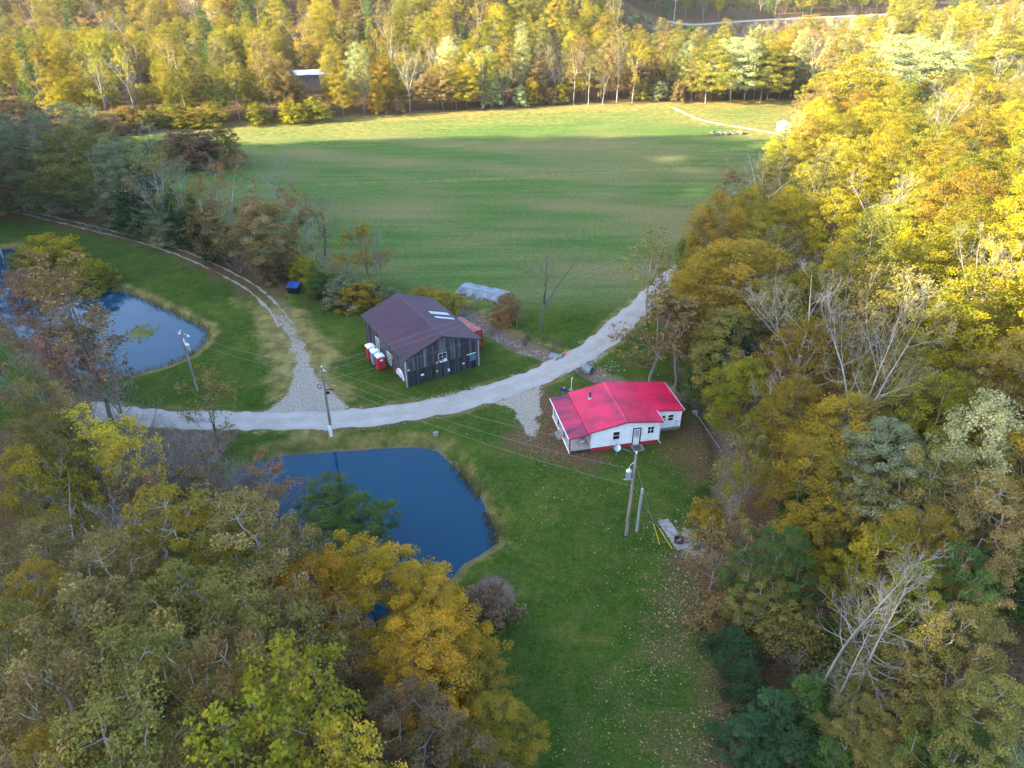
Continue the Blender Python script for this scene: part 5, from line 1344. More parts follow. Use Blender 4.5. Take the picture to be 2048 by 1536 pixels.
    ('bushy', 40.3, 120.1, 7.2, 4.76, 'ochre', 'grey', 'at the edge of the hay field', None),
    ('bushy', 36.2, 117.7, 4.5, 3.86, 'mauve', 'grey', 'at the edge of the hay field', None),
    ('broad', 79.6, 188.6, 13.9, 8.79, 'brown', 'grey', '', 'brown-leaved tree beside the small white shed'),
    ('broad', 85.0, 185.9, 21.5, 9.14, 'ochre', 'grey', 'at the edge of the hay field', None),
    ('tall', 91.0, 211.9, 23.2, 7.53, 'ochre', 'grey', 'at the edge of the hay field', None),
    ('broad', 68.8, 236.8, 18.6, 9.94, 'pale', 'grey', 'at the edge of the hay field', None),
    ('broad', 60.4, 234.5, 17.5, 8.35, 'lime', 'grey', 'at the edge of the hay field', None),
    ('broad', 78.3, 236.8, 15.8, 8.45, 'lime', 'grey', 'at the edge of the hay field', None),
    ('broad', 115.2, 227.6, 20, 19.12, 'pale', 'grey', '', 'largest pale silvery-green crown at the end of the spur'),
    ('broad', 96.9, 204.2, 18, 11.37, 'pale', 'grey', 'at the edge of the hay field', None),
    ('broad', 123.2, 219.7, 18, 14.27, 'pale', 'grey', 'at the edge of the hay field', None),
    ('sparse', -72.1, 127.9, 13.6, 4.03, 'sage', 'white', 'in the tree line between lane and field', None),
    ('sparse', -82.9, 133.6, 14.9, 4.63, 'olive', 'grey', 'in the tree line between lane and field', None),
    ('sparse', -55.2, 116.5, 13.2, 3.31, 'sage', 'white', 'in the tree line between lane and field', None),
    ('sparse', -50.1, 111.9, 12.9, 3.21, 'ochre', 'white', 'in the tree line between lane and field', None),
    ('sparse', -38.9, 103.6, 12.0, 3.02, 'rust', 'white', 'in the tree line between lane and field', None),
    ('polebare', -35.1, 105.6, 11.0, 2.69, 'olive', 'white', 'in the tree line between lane and field', None),
    ('sparse', -31.7, 106.6, 9.1, 3.12, 'brown', 'white', 'in the tree line between lane and field', None),
    ('bushy', -45.2, 108.7, 6.7, 3.6, 'sage', 'grey', 'in the tree line between lane and field', None),
    ('twig', -42.8, 103.6, 3.7, 3.11, 'mauve', 'grey', 'in the tree line between lane and field', None),
    ('bushy', -48.5, 108.7, 4.3, 2.82, 'dark', 'grey', 'in the tree line between lane and field', None),
    ('bushy', -57.9, 115.8, 5.1, 3.38, 'sage', 'grey', 'in the tree line between lane and field', None),
    ('bushy', -62.6, 118.9, 4.9, 3.46, 'sage', 'grey', 'in the tree line between lane and field', None),
    ('shrub', -20.7, 93.7, 2.8, 2.88, 'olive', 'grey', 'in the tree line between lane and field', None),
    ('shrub', -18.5, 93.7, 2.0, 2.53, 'sage', 'grey', 'in the tree line between lane and field', None),
    ('sparse', -25.4, 97.2, 4.8, 2.57, 'ochre', 'grey', 'in the tree line between lane and field', None),
    ('sparse', -96.7, 136.5, 13.3, 5.21, 'sage', 'grey', 'in the tree line between lane and field', None),
    ('broad', -101.7, 133.6, 14.9, 5.55, 'sage', 'grey', 'in the tree line between lane and field', None),
    ('near', -30.0, 31.1, 15, 4.1, 'brown', 'grey', 'in the near wood beside the pond', None),
    ('near', -26.1, 27.1, 16, 3.76, 'ochre', 'grey', 'in the near wood beside the pond', None),
    ('near', -24.9, 23.4, 17, 3.44, 'olive', 'grey', 'in the near wood beside the pond', None),
    ('bushy', -107.7, 195.1, 5.5, 4.61, 'lime', 'grey', 'in the front row of the wood across the field', None),
    ('bushy', -103.2, 198.5, 6.0, 5.34, 'ochre', 'grey', 'in the front row of the wood across the field', None),
    ('bushy', -97.8, 198.5, 5.1, 4.01, 'olive', 'grey', 'in the front row of the wood across the field', None),
    ('bushy', -93.1, 202.0, 6.0, 4.75, 'lime', 'grey', 'in the front row of the wood across the field', None),
    ('bushy', -87.0, 202.0, 5.3, 4.07, 'gold', 'grey', 'in the front row of the wood across the field', None),
    ('bushy', -82.3, 204.4, 6.2, 4.79, 'lime', 'grey', 'in the front row of the wood across the field', None),
    ('bushy', -70.6, 206.8, 5.7, 4.16, 'lime', 'grey', 'in the front row of the wood across the field', None),
    ('bushy', -61.8, 208.1, 6.1, 4.18, 'gold', 'grey', 'in the front row of the wood across the field', None),
    ('bushy', -56.1, 210.6, 6.3, 4.92, 'lime', 'grey', 'in the front row of the wood across the field', None),
    ('bushy', -111.7, 191.2, 5.6, 4.53, 'olive', 'grey', 'in the front row of the wood across the field', None),
    ('tall', 108.6, 290.4, 20, 10.15, 'gold', 'grey', 'at the edge of the hay field', None),
    ('broad', 84.7, 247.1, 16, 8.79, 'ochre', 'grey', 'at the edge of the hay field', None),
    ('broad', 175.9, 300.1, 20, 16.17, 'gold', 'grey', 'at the edge of the hay field', None),
    ('broad', 152.0, 239.9, 18, 13.14, 'lime', 'grey', 'at the edge of the hay field', None),
    ('broad', 86.8, 185.4, 16, 8.0, 'lime', 'grey', 'at the edge of the hay field', None),
    ('sparse', -49.9, 66.7, 13, 3.99, 'red', 'grey', 'beside the lane at the left of the ponds', None),
    ('bare', -49.0, 70.1, 12, 3.89, 'mauve', 'grey', 'beside the lane at the left of the ponds', None),
    ('bare', -47.2, 60.2, 13, 3.46, 'mauve', 'grey', 'beside the lane at the left of the ponds', None),
    ('sparse', -43.7, 63.0, 12, 3.85, 'mauve', 'grey', 'beside the lane at the left of the ponds', None),
    ('bare', -42.9, 56.1, 12, 3.78, 'mauve', 'grey', 'beside the lane at the left of the ponds', None),
    ('bare', -41.2, 61.2, 9, 3.32, 'mauve', 'grey', 'beside the lane at the left of the ponds', None),
    ('bare', -35.0, 54.4, 6, 3.11, 'mauve', 'grey', 'beside the lane at the left of the ponds', None),
    ('bare', -31.2, 51.9, 6, 3.01, 'mauve', 'grey', 'beside the lane at the left of the ponds', None),
    ('bare', -29.2, 53.4, 5.5, 3.08, 'mauve', 'grey', 'beside the lane at the left of the ponds', None),
    ('bare', -31.0, 47.8, 7, 3.27, 'mauve', 'grey', 'beside the lane at the left of the ponds', None),
    ('bare', -26.4, 50.3, 4.5, 2.75, 'mauve', 'grey', 'beside the lane at the left of the ponds', None),
    ('bare', -24.2, 49.7, 4, 2.75, 'mauve', 'grey', 'beside the lane at the left of the ponds', None),
    ('sparse', -27.8, 47.8, 6, 3.29, 'brown', 'grey', 'beside the lane at the left of the ponds', None),
    ('sparse', -22.5, 48.2, 4, 2.48, 'rust', 'grey', 'beside the lane at the left of the ponds', None),
    ('bare', -23.4, 45.6, 5, 2.79, 'mauve', 'dark', 'beside the lane at the left of the ponds', None),
    ('twig', -36.1, 52.4, 4, 2.83, 'mauve', 'grey', 'beside the lane at the left of the ponds', None),
    ('twig', -32.0, 51.0, 3.5, 2.79, 'mauve', 'grey', 'beside the lane at the left of the ponds', None),
    ('twig', -27.6, 50.0, 3, 2.76, 'mauve', 'grey', 'beside the lane at the left of the ponds', None),
    ('twig', -36.0, 56.1, 3.5, 2.97, 'mauve', 'grey', 'beside the lane at the left of the ponds', None),
    ('twig', -24.4, 53.6, 2.6, 2.19, 'mauve', 'grey', 'beside the lane at the left of the ponds', None),
    ('twig', 20.2, 32.1, 3, 2.3, 'mauve', 'grey', 'on the slope opposite the near lawn', None),
    ('shrub', 23.2, 32.9, 3, 2.32, 'green', 'grey', 'on the slope opposite the near lawn', None),
    ('shrub', 19.7, 34.0, 3, 2.19, 'olive', 'grey', 'on the slope opposite the near lawn', None),
    ('twig', 20.4, 27.6, 2.5, 1.97, 'mauve', 'grey', 'on the slope opposite the near lawn', None),
    ('polebare', 21.3, 28.2, 13, 1.97, 'olive', 'white', 'on the slope opposite the near lawn', None),
    ('polebare', 25.3, 27.9, 12, 1.97, 'olive', 'white', 'on the slope opposite the near lawn', None),
    ('bushy', 20.0, 34.0, 5, 2.33, 'olive', 'grey', 'on the slope opposite the near lawn', None),
]

# ------------------------------------------------------------------ trees
def tubes(a0, a1, r0, r1):
    VV = []; FF = []; off = 0
    for sides, sel in ((7, r1 > .07), (4, (r1 <= .07) & (r1 > .025)), (3, r1 <= .025)):
        p0, p1, q0, q1 = a0[sel], a1[sel], r0[sel], r1[sel]; k = len(p0)
        if not k: continue
        d = p1 - p0; d /= np.linalg.norm(d, axis=1)[:, None] + 1e-9
        ref = np.where(np.abs(d[:, 2:3]) > .9, [[1., 0, 0]], [[0, 0, 1.]])
        e1 = np.cross(d, ref); e1 /= np.linalg.norm(e1, axis=1)[:, None]; e2 = np.cross(d, e1)
        an = np.arange(sides) / sides * 2 * np.pi
        ring = e1[:, None] * np.cos(an)[None, :, None] + e2[:, None] * np.sin(an)[None, :, None]
        v = np.concatenate([p0[:, None] - d[:, None] * q0[:, None, None] * .3 + ring * q0[:, None, None], p1[:, None] + ring * q1[:, None, None]], 1).reshape(-1, 3)
        b = off + np.arange(k)[:, None] * 2 * sides; s_ = np.arange(sides); s2 = (s_ + 1) % sides
        VV.append(v); FF.append(np.stack([b + s_, b + s2, b + sides + s2, b + sides + s_], 2).reshape(-1, 4)); off += len(v)
    return np.concatenate(VV), np.concatenate(FF)

def sprays(r, T, leaves, leaf, clump, flat, up, stretch, zmid, lean=0.0):
    k = len(T)
    cnt = np.maximum(1, (leaves * r.uniform(.35, 1.5, k)).astype(int)); N = int(cnt.sum()); ci = np.repeat(np.arange(k), cnt)
    g = r.normal(0, 1, (N, 3)); g /= np.linalg.norm(g, axis=1)[:, None]; g *= (r.random(N) ** .45)[:, None]
    size = (clump * r.uniform(.65, 1.35, k))[ci]
    cen = T[ci] + g * np.stack([size, size, size * flat], 1)
    outw = cen - np.array([0, 0, zmid]) - np.stack([lean * cen[:, 2], 0 * ci, 0 * ci], 1); outw /= np.linalg.norm(outw, axis=1)[:, None]
    nrm = up * np.array([0, 0, 1.0]) + .5 * outw + r.normal(0, .55, (N, 3)); nrm /= np.linalg.norm(nrm, axis=1)[:, None]
    tg = np.cross(nrm, r.normal(0, 1, (N, 3))); tg /= np.linalg.norm(tg, axis=1)[:, None]; bt = np.cross(nrm, tg)
    l = (leaf * r.uniform(.45, 1.45, N))[:, None] * .5; w = l / stretch
    V = np.stack([cen - tg * l, cen - bt * w + nrm * w * .35, cen + tg * l, cen + bt * w + nrm * w * .35], 1).reshape(-1, 3)
    V[:, 2] = np.maximum(V[:, 2], .03)
    return V, np.arange(N * 4).reshape(N, 4), r.random(N), np.repeat(r.random(k), cnt)

def limb_geom(seed, H=18.0, RAD=5.0, base=.33, stems=1, split=0.0, leaders=1, n1=13, n2=7, n3=5, r_trunk=.2, tip=.006, asc=.55, wig=.10, leaves=0, leaf=.25, clump=.4,
              flat=.8, up=.4, stretch=1.5, prof='vase', spread=.16):
    """a tree of straight tapering limbs: trunk or leaders, boughs, branches, twigs"""
    r = np.random.default_rng(seed); S = []; tips = []
    def unit(v): return v / (np.linalg.norm(v) + 1e-9)
    def turn(d, ang):
        q = r.normal(0, 1, 3); q -= d * q.dot(d); q = unit(q)
        return unit(d * math.cos(ang) + q * math.sin(ang))
    def grow(p, d, L, rad, lvl, rend):
        steps = (8, 6, 4, 3)[lvl]; kids = (0, n2, n3, 0)[lvl]
        nodes = [(p, d, rad)]
        for i in range(steps):
            d = unit(d + r.normal(0, wig * (.45, 1, 1.3, 1.6)[lvl], 3) + np.array([0, 0, (.0, .10, .07, .05)[lvl] * asc]))
            q = p + d * L / steps; r2 = rad + (rend - rad) * (i + 1) / steps
            S.append((p, q, nodes[-1][2], r2)); p = q; nodes.append((p, d, r2))
        if lvl == 3 or (lvl == 2 and n3 == 0): tips.append(p)
        for k in range(kids):
            t = (k + r.uniform(.2, .9)) / kids * (.82 if lvl else 1) + .18
            i = min(int(t * steps), steps - 1); pp, dd, rr = nodes[i + 1] if i + 1 < len(nodes) else nodes[-1]
            f = (1.05 - .62 * t)
            nd = turn(dd, r.uniform(.5, .95)); nd = unit(nd + np.array([0, 0, .18]))
            grow(pp, nd, L * (.50, .50, .42)[lvl] * f * r.uniform(.75, 1.25), max(rr * .42, tip), lvl + 1, tip)
        return nodes
    def boughs(nodes, z0, z1, n, L0):
        for k in range(n):
            t = (k + r.random()) / n; z = z0 + (z1 - z0) * t
            j = min(range(len(nodes)), key=lambda m_: abs(nodes[m_][0][2] - z)); pp, dd, rr = nodes[j]
            if j + 1 < len(nodes): 
                u = r.random(); pp = pp + (nodes[j + 1][0] - pp) * u
            a = r.uniform(0, 2 * np.pi); el = (.15 + .75 * t) if prof == 'vase' else (.05 + .55 * t) if prof == 'slim' else .5
            el += r.normal(0, .12)
            nd = np.array([math.cos(a) * math.cos(el), math.sin(a) * math.cos(el), math.sin(el) + .15])
            f = {'vase': .62 + .5 * math.sin(math.pi * min(1, t + .15)) - .25 * t, 'slim': 1.0 - .55 * t, 'dome': .9}[prof]
            grow(pp, unit(nd), L0 * f * r.uniform(.7, 1.15), max(rr * .42, tip * 2), 1, tip)
    for s_ in range(stems):
        if stems > 1:
            a = r.uniform(0, 2 * np.pi); ti = r.uniform(.15, 1.0)
            nd = grow(np.array([r.normal(0, .1), r.normal(0, .1), 0]), unit(np.array([math.cos(a) * ti, math.sin(a) * ti, 1.0])), H * r.uniform(.7, 1.0), r_trunk * r.uniform(.6, 1), 1, tip)
            continue
        hs = H * split if leaders > 1 else H * .96
        nd = grow(np.zeros(3), np.array([r.normal(0, .03), r.normal(0, .03), 1.0]), hs, r_trunk, 0, r_trunk * .72 if leaders > 1 else tip * 2)
        if leaders > 1:
            for l_ in range(leaders):
                a = 2 * np.pi * l_ / leaders + r.uniform(-.5, .5); ti = spread * r.uniform(.7, 1.5)
                n_ = grow(nd[-1][0], unit(np.array([math.cos(a) * ti, math.sin(a) * ti, 1.0])), (H - hs) * r.uniform(.78, 1.0), r_trunk * .66, 0, tip * 2)
                boughs(n_, n_[0][0][2] + .02 * H, n_[-1][0][2], n1, RAD * 1.05)
            boughs(nd, hs * .6, hs, 3, RAD)
        else: boughs(nd, H * base, H * .97, n1, RAD)
    S_ = [np.array(q) for q in zip(*S)]
    wood = tubes(S_[0], S_[1], S_[2], S_[3])
    if not leaves: return wood, None
    return wood, sprays(r, np.array(tips), leaves, leaf, clump, flat, up, stretch, H * .5)

def tree_geom(seed, H=18.0, base=.3, RAD=5.0, n=110, leaves=80, leaf=.3, clump=1.1, trunk_top=.62, prof='round', tip=.012, r_exp=2.25,
              forks=1, flat=.65, sag=.14, inner=.25, wig=.05, trunk_r=None, stretch=1.6, up=.6, drop=0.0, lean=0.0):
    """skeleton grown towards points in the crown, then tubes and leaf sprays"""
    r = np.random.default_rng(seed)
    pos = [np.zeros(3)]; par = [-1]
    # stems
    for s in range(forks):
        a = r.uniform(0, 2 * np.pi); tilt = 0 if forks == 1 else r.uniform(.12, .3)
        d = np.array([math.cos(a) * tilt + lean, math.sin(a) * tilt, 1.0]); p = np.zeros(3); q = 0
        st = 10; ln = H * trunk_top / st
        for i in range(st):
            d = d + np.array([*r.normal(0, wig, 2), 0]); d /= np.linalg.norm(d)
            p = p + d * ln; pos.append(p.copy()); par.append(q); q = len(pos) - 1
    zb = base * H
    t = r.random(n * 3) ** .85
    if prof == 'round': f = np.sin(np.pi * np.clip(t * .93 + .07, 0, 1) ** .8) ** .6
    elif prof == 'cone': f = (1 - t) ** .8 * .95 + .05
    elif prof == 'vase': f = .35 + .65 * np.sin(np.pi * np.clip(t, 0, 1) ** 1.3 * .8 + .2)
    elif prof == 'slim': f = (.45 + .55 * np.sin(np.pi * t ** .9)) * (1 - .35 * t)
    else: f = np.sqrt(np.clip(1 - (t * 1.0) ** 2, 0.02, 1))
    lob = r.uniform(0, 6.28, 3)
    a = r.uniform(0, 2 * np.pi, n * 3)
    lobe = 1 + .22 * np.sin(2 * a + lob[0]) + .16 * np.sin(3 * a + lob[1] + 3 * t) + .1 * np.sin(5 * a + lob[2] - 5 * t)
    rad = RAD * f * lobe * np.sqrt(inner + (1 - inner) * r.random(n * 3))
    A = np.stack([rad * np.cos(a) + lean * (zb + t * (H - zb)), rad * np.sin(a), zb + t * (H - zb)], 1)
    # thin out to n well spread points
    keep = [0]; dmin = (RAD * RAD * (H - zb) / n) ** (1 / 3) * .85
    for i in range(1, len(A)):
        if len(keep) >= n: break
        if np.min(np.sum((A[keep] - A[i]) ** 2, 1)) > dmin * dmin: keep.append(i)
    A = A[keep]
    axis_d = np.hypot(A[:, 0] - lean * A[:, 2], A[:, 1]) + .25 * A[:, 2]
    A = A[np.argsort(axis_d)]
    tips = []
    for g in A:
        P = np.array(pos)
        v = g - P; d = np.linalg.norm(v, axis=1)
        cost = d + 1.3 * np.clip(P[:, 2] - (g[2] - .45 * d), 0, None) + (np.arange(len(P)) == 0) * 50 + 3.0 * (P[:, 2] < zb * .55)
        j = int(np.argmin(cost)); p0 = P[j]; L_ = d[j]
        k = int(np.clip(L_ / .9, 2, 6)); mid = (p0 + g) / 2 + np.array([*r.normal(0, .06 * L_, 2), -sag * L_ + drop * L_])
        q = j
        for i in range(1, k + 1):
            u = i / k; pt = (1 - u) ** 2 * p0 + 2 * u * (1 - u) * mid + u * u * g + (r.normal(0, .025 * L_, 3) if i < k else 0)
            pos.append(pt); par.append(q); q = len(pos) - 1
        tips.append(q)
    pos = np.array(pos); par = np.array(par)
    # pipe model radii
    m = np.zeros(len(pos)); has = np.zeros(len(pos), bool)
    for i in range(len(pos) - 1, 0, -1):
        if m[i] == 0: m[i] = tip ** r_exp
        m[par[i]] += m[i]
    rads = m ** (1 / r_exp)
    if trunk_r: rads = rads * (trunk_r / rads[0])
    rads = np.maximum(rads, tip)
    ci = np.arange(1, len(pos)); pi = par[1:]
    r1 = rads[ci]
    wood = tubes(pos[pi], pos[ci], np.minimum(rads[pi], np.maximum(r1 * 1.35, r1 + .004)), r1)
    return wood, sprays(r, pos[tips], leaves, leaf, clump, flat, up, stretch, zb + .35 * (H - zb), lean)

PROTO = {}
def proto(kind, count, H, RAD, limbs=False, **kw):
    lst = []
    for i in range(count):
        wd, lf = (limb_geom if limbs else tree_geom)(hash_seed(kind, i), H=H, RAD=RAD, **kw)
        wm = mesh_from(kind + '_wood', wd[0], wd[1], [WOOD['grey']], None, True)
        lm = None
        if lf: lm = mesh_from(kind + '_leaves', lf[0], lf[1], [LEAF['olive']], dict(rnd=('FACE', lf[2]), clump=('FACE', lf[3])))
        lst.append((wm, lm, wd, lf))
    PROTO[kind] = (lst, H, RAD)
def hash_seed(k, i): return sum(ord(c) * (j + 3) for j, c in enumerate(k)) * 17 + i * 101
proto('near', 4, 20, 5.5, base=.30, n=155, leaves=225, leaf=.175, clump=.82, tip=.010, inner=.12, flat=.6, trunk_r=.19)
proto('bigleaf', 2, 20, 5.0, base=.28, n=125, leaves=62, leaf=.24, clump=.85, tip=.010, stretch=1.15, inner=.12)
proto('broad', 5, 17, 5.0, base=.24, n=140, leaves=190, leaf=.205, clump=.90, tip=.014, inner=.15)
proto('tall', 4, 21, 3.6, base=.28, n=125, leaves=140, leaf=.205, clump=.82, trunk_top=.78, prof='slim', tip=.014)
proto('sparse', 4, 18, 4.2, True, base=.32, split=.38, leaders=2, n1=10, n2=6, n3=4, r_trunk=.19, leaves=6, leaf=.26, clump=.55)
proto('bare', 5, 18, 5.6, True, base=.33, split=.30, leaders=3, n1=9, n2=9, n3=7, r_trunk=.21, spread=.42, tip=.0045, wig=.12)
proto('polebare', 3, 18, 4.0, True, base=.26, n1=34, n2=7, n3=5, r_trunk=.19, prof='slim', wig=.10, tip=.0045)
proto('cedar', 3, 8, 2.1, base=.06, n=150, leaves=75, leaf=.20, clump=.36, trunk_top=.93, prof='cone', tip=.01, stretch=3.2, up=.1, flat=.8, sag=.02)
proto('bushy', 4, 6, 2.8, base=.10, n=90, leaves=90, leaf=.22, clump=.62, trunk_top=.5, forks=3, tip=.009, inner=.15, prof='dome')
proto('shrub', 4, 2.4, 1.7, base=.06, n=60, leaves=75, leaf=.15, clump=.42, trunk_top=.4, forks=4, tip=.006, prof='dome', inner=.15)
proto('twig', 3, 3.0, 2.0, True, stems=16, n2=7, n3=4, r_trunk=.03, tip=.005, prof='dome')

proto('smallbare', 4, 9, 4.2, True, base=.3, split=.26, leaders=3, n1=8, n2=8, n3=6, r_trunk=.17, spread=.34, tip=.007, wig=.13)
proto('smallsparse', 3, 9, 3.0, True, base=.3, split=.32, leaders=2, n1=9, n2=6, n3=4, r_trunk=.13, tip=.007, leaves=6, leaf=.19, clump=.36, wig=.12)
KIND_NAME = dict(near='broadleaf_tree', bigleaf='broadleaf_tree', broad='broadleaf_tree', tall='slender_tree', sparse='thin_leaved_tree', bare='bare_tree', polebare='bare_tree',
                 cedar='evergreen_tree', bushy='small_tree', shrub='shrub', twig='leafless_shrub')
def tree(kind, x, y, h, rad, leaf, wood, label, group, variant=None, rot=None, z=None):
    form = {'bare': 'smallbare', 'sparse': 'smallsparse'}.get(kind, kind) if h < 12 else kind
    lst, H0, R0 = PROTO[form]
    v = rnd.randrange(len(lst)) if variant is None else variant % len(lst)
    wm, lm, _, _ = lst[v]
    sz = h / H0; sx = rad / R0; sx = min(max(sx, sz * .5), sz * 2.2)
    nm = KIND_NAME[kind]
    t = thing(nm, label, 'shrub' if kind in ('shrub', 'twig') else 'tree', (x, y, (hz(x, y) if z is None else z) - .05), rnd.uniform(0, 6.28) if rot is None else rot, group)
    t.scale = (sx, sx, sz)
    wo = link('stems' if kind in ('shrub', 'twig') else 'trunk', wm, t)
    wo.material_slots[0].link = 'OBJECT'; wo.material_slots[0].material = WOOD[wood]
    if lm:
        lo = link('foliage' if kind in ('shrub',) else 'crown', lm, t)
        lo.material_slots[0].link = 'OBJECT'; lo.material_slots[0].material = LEAF[leaf]
    return t
COLOR = dict(gold='golden', amber='amber-yellow', yellow='bright yellow', lime='yellow-green', ochre='ochre', olive='olive-green', brown='brown-leaved', mauve='mauve-brown', rust='rust-coloured',
             red='reddish', pale='pale silvery-green', green='green', dark='dark green', sage='grey-green', teal='blue-green')
FORM = dict(near='broad tree', bigleaf='large-leaved tree', broad='round-crowned tree', tall='slender tree', sparse='thin-leaved tree', bare='leafless spreading tree', polebare='leafless straight tree',
            cedar='evergreen', bushy='small bushy tree', shrub='shrub', twig='leafless twiggy shrub')
def autolabel(kind, leaf, wood, place):
    if kind in ('bare', 'polebare', 'twig'):
        return f"{'pale' if wood == 'white' else 'grey' if wood == 'grey' else 'dark'} {FORM[kind]} {place}"
    return f"{COLOR[leaf]} {FORM[kind]} {place}"

PLACED = []
for (kind, x, y, h, rad, leaf, wood, place, own) in TREES:
    tree(kind, x, y, h, rad, leaf, wood, own or autolabel(kind, leaf, wood, place), ('trees ' + place) if place else None)
    PLACED.append((x, y, min(rad, 4)))

def free(x, y, d):
    return all((x - a) ** 2 + (y - b) ** 2 > (d * .55 + r_ * .55) ** 2 for a, b, r_ in PLACED)
# the spur right of the house, filled in between the trees placed above
fr2 = random.Random(21)
def edge_right(y): return float(np.interp(y, [p[1] for p in FOREST_R], [p[0] for p in FOREST_R]))
count = 0
for k in range(6000):
    if count >= 150: break
    y = 33 + 172 * fr2.random() ** 1.25; e = edge_right(y)
    depth = y * .844 + 20
    xmax = .74 * depth + 7
    x = e + 1.5 + fr2.random() * max(6, xmax - e)
    if x > xmax: continue
    inside = x - e
    s_ = 4.6 if y < 60 else 5.6 if y < 120 else 6.5
    if not free(x, y, s_): continue
    lit = y > 70 or x > 40; low = .72 if y < 48 else 1.0
    if inside < 4 and y < 75:
        kind, h, rad = fr2.choice([('bushy', 5, 2.4), ('shrub', 2.6, 1.9), ('twig', 3, 2), ('sparse', 9, 2.6), ('cedar', 4.5, 1.7)])
        leaf = fr2.choice(['brown', 'olive', 'ochre', 'sage', 'brown'])
    else:
        kind = fr2.choice(['broad'] * 5 + ['tall'] * 2 + ['bushy'] + (['bare', 'sparse'] if lit else ['bare', 'polebare', 'sparse', 'bushy']))
        h = {'broad': 14, 'tall': 17, 'bushy': 7, 'bare': 17, 'sparse': 15, 'polebare': 15}[kind] * fr2.uniform(.8, 1.15) * low
        rad = {'broad': 4.4, 'tall': 3.2, 'bushy': 3.2, 'bare': 4.2, 'sparse': 3.6, 'polebare': 2.8}[kind] * fr2.uniform(.85, 1.2)
        leaf = fr2.choice(['gold', 'gold', 'lime', 'lime', 'ochre', 'lime', 'gold', 'olive'] if lit else ['olive', 'ochre', 'green', 'lime', 'olive', 'sage', 'green', 'brown'])
    if kind == 'cedar': leaf = 'dark'
    wood = 'white' if kind in ('bare', 'polebare') and fr2.random() < .6 else 'grey'
    place = ('on the slope opposite the near lawn' if y < 48 else 'on the slope behind the house' if y < 75 else 'on the spur beside the hay field' if y < 125 else 'at the far end of the wooded spur')
    tree(kind, x, y, h, rad, leaf, wood, autolabel(kind, leaf, wood, place), 'trees ' + place)
    PLACED.append((x, y, rad)); count += 1
# the wood across the hay field: rows from its sunny edge back up the hill
far_pal_l = ['gold', 'lime', 'ochre', 'pale', 'lime', 'olive', 'amber', 'gold', 'brown']
far_pal_r = ['gold', 'pale', 'ochre', 'pale', 'lime', 'lime', 'brown', 'brown', 'pale']
count = 0
for row, (dist, gap, place) in enumerate(((0.5, 4.3, 'in the front row of the wood across the field'), (6.5, 5.2, 'in the second row of the wood across the field'), (13.5, 6.4, 'in the third row of the wood across the field'))):
    x = -128.0
    while x < 150:
        x += gap * fr2.uniform(.7, 1.35)
        yb = float(np.interp(x, [p[0] for p in FIELD_FAR], [p[1] for p in FIELD_FAR])) + dist + fr2.uniform(-1.5, 2.5)
        if abs(x) > .74 * (yb * .844 + 24) + 4: continue
        if not free(x, yb, 2.5): continue
        if abs(x + 67.8 * yb / 255) < 4.5 and row < 3: continue
        right = x > -5 + fr2.uniform(-25, 25)
        kind = fr2.choice(['tall', 'broad', 'bushy', 'bushy', 'bushy', 'sparse', 'bare', 'broad', 'sparse'] if row == 0 else ['tall', 'broad', 'broad', 'bare', 'sparse', 'bare', 'broad', 'broad'])
        leaf = fr2.choice(far_pal_r if right else far_pal_l)
        h = {'broad': 17, 'tall': 20, 'bushy': 8, 'bare': 19, 'sparse': 19}[kind] * fr2.uniform(.58, 1.15)
        rad = {'broad': 4.4, 'tall': 3.4, 'bushy': 2.6, 'bare': 4.0, 'sparse': 3.8}[kind] * fr2.uniform(.85, 1.15)
        wood = 'white' if fr2.random() < .25 else 'grey'
        tree(kind, x, yb, h, rad, leaf, wood, autolabel(kind, leaf, wood, place), 'trees ' + place); PLACED.append((x, yb, 2.0)); count += 1

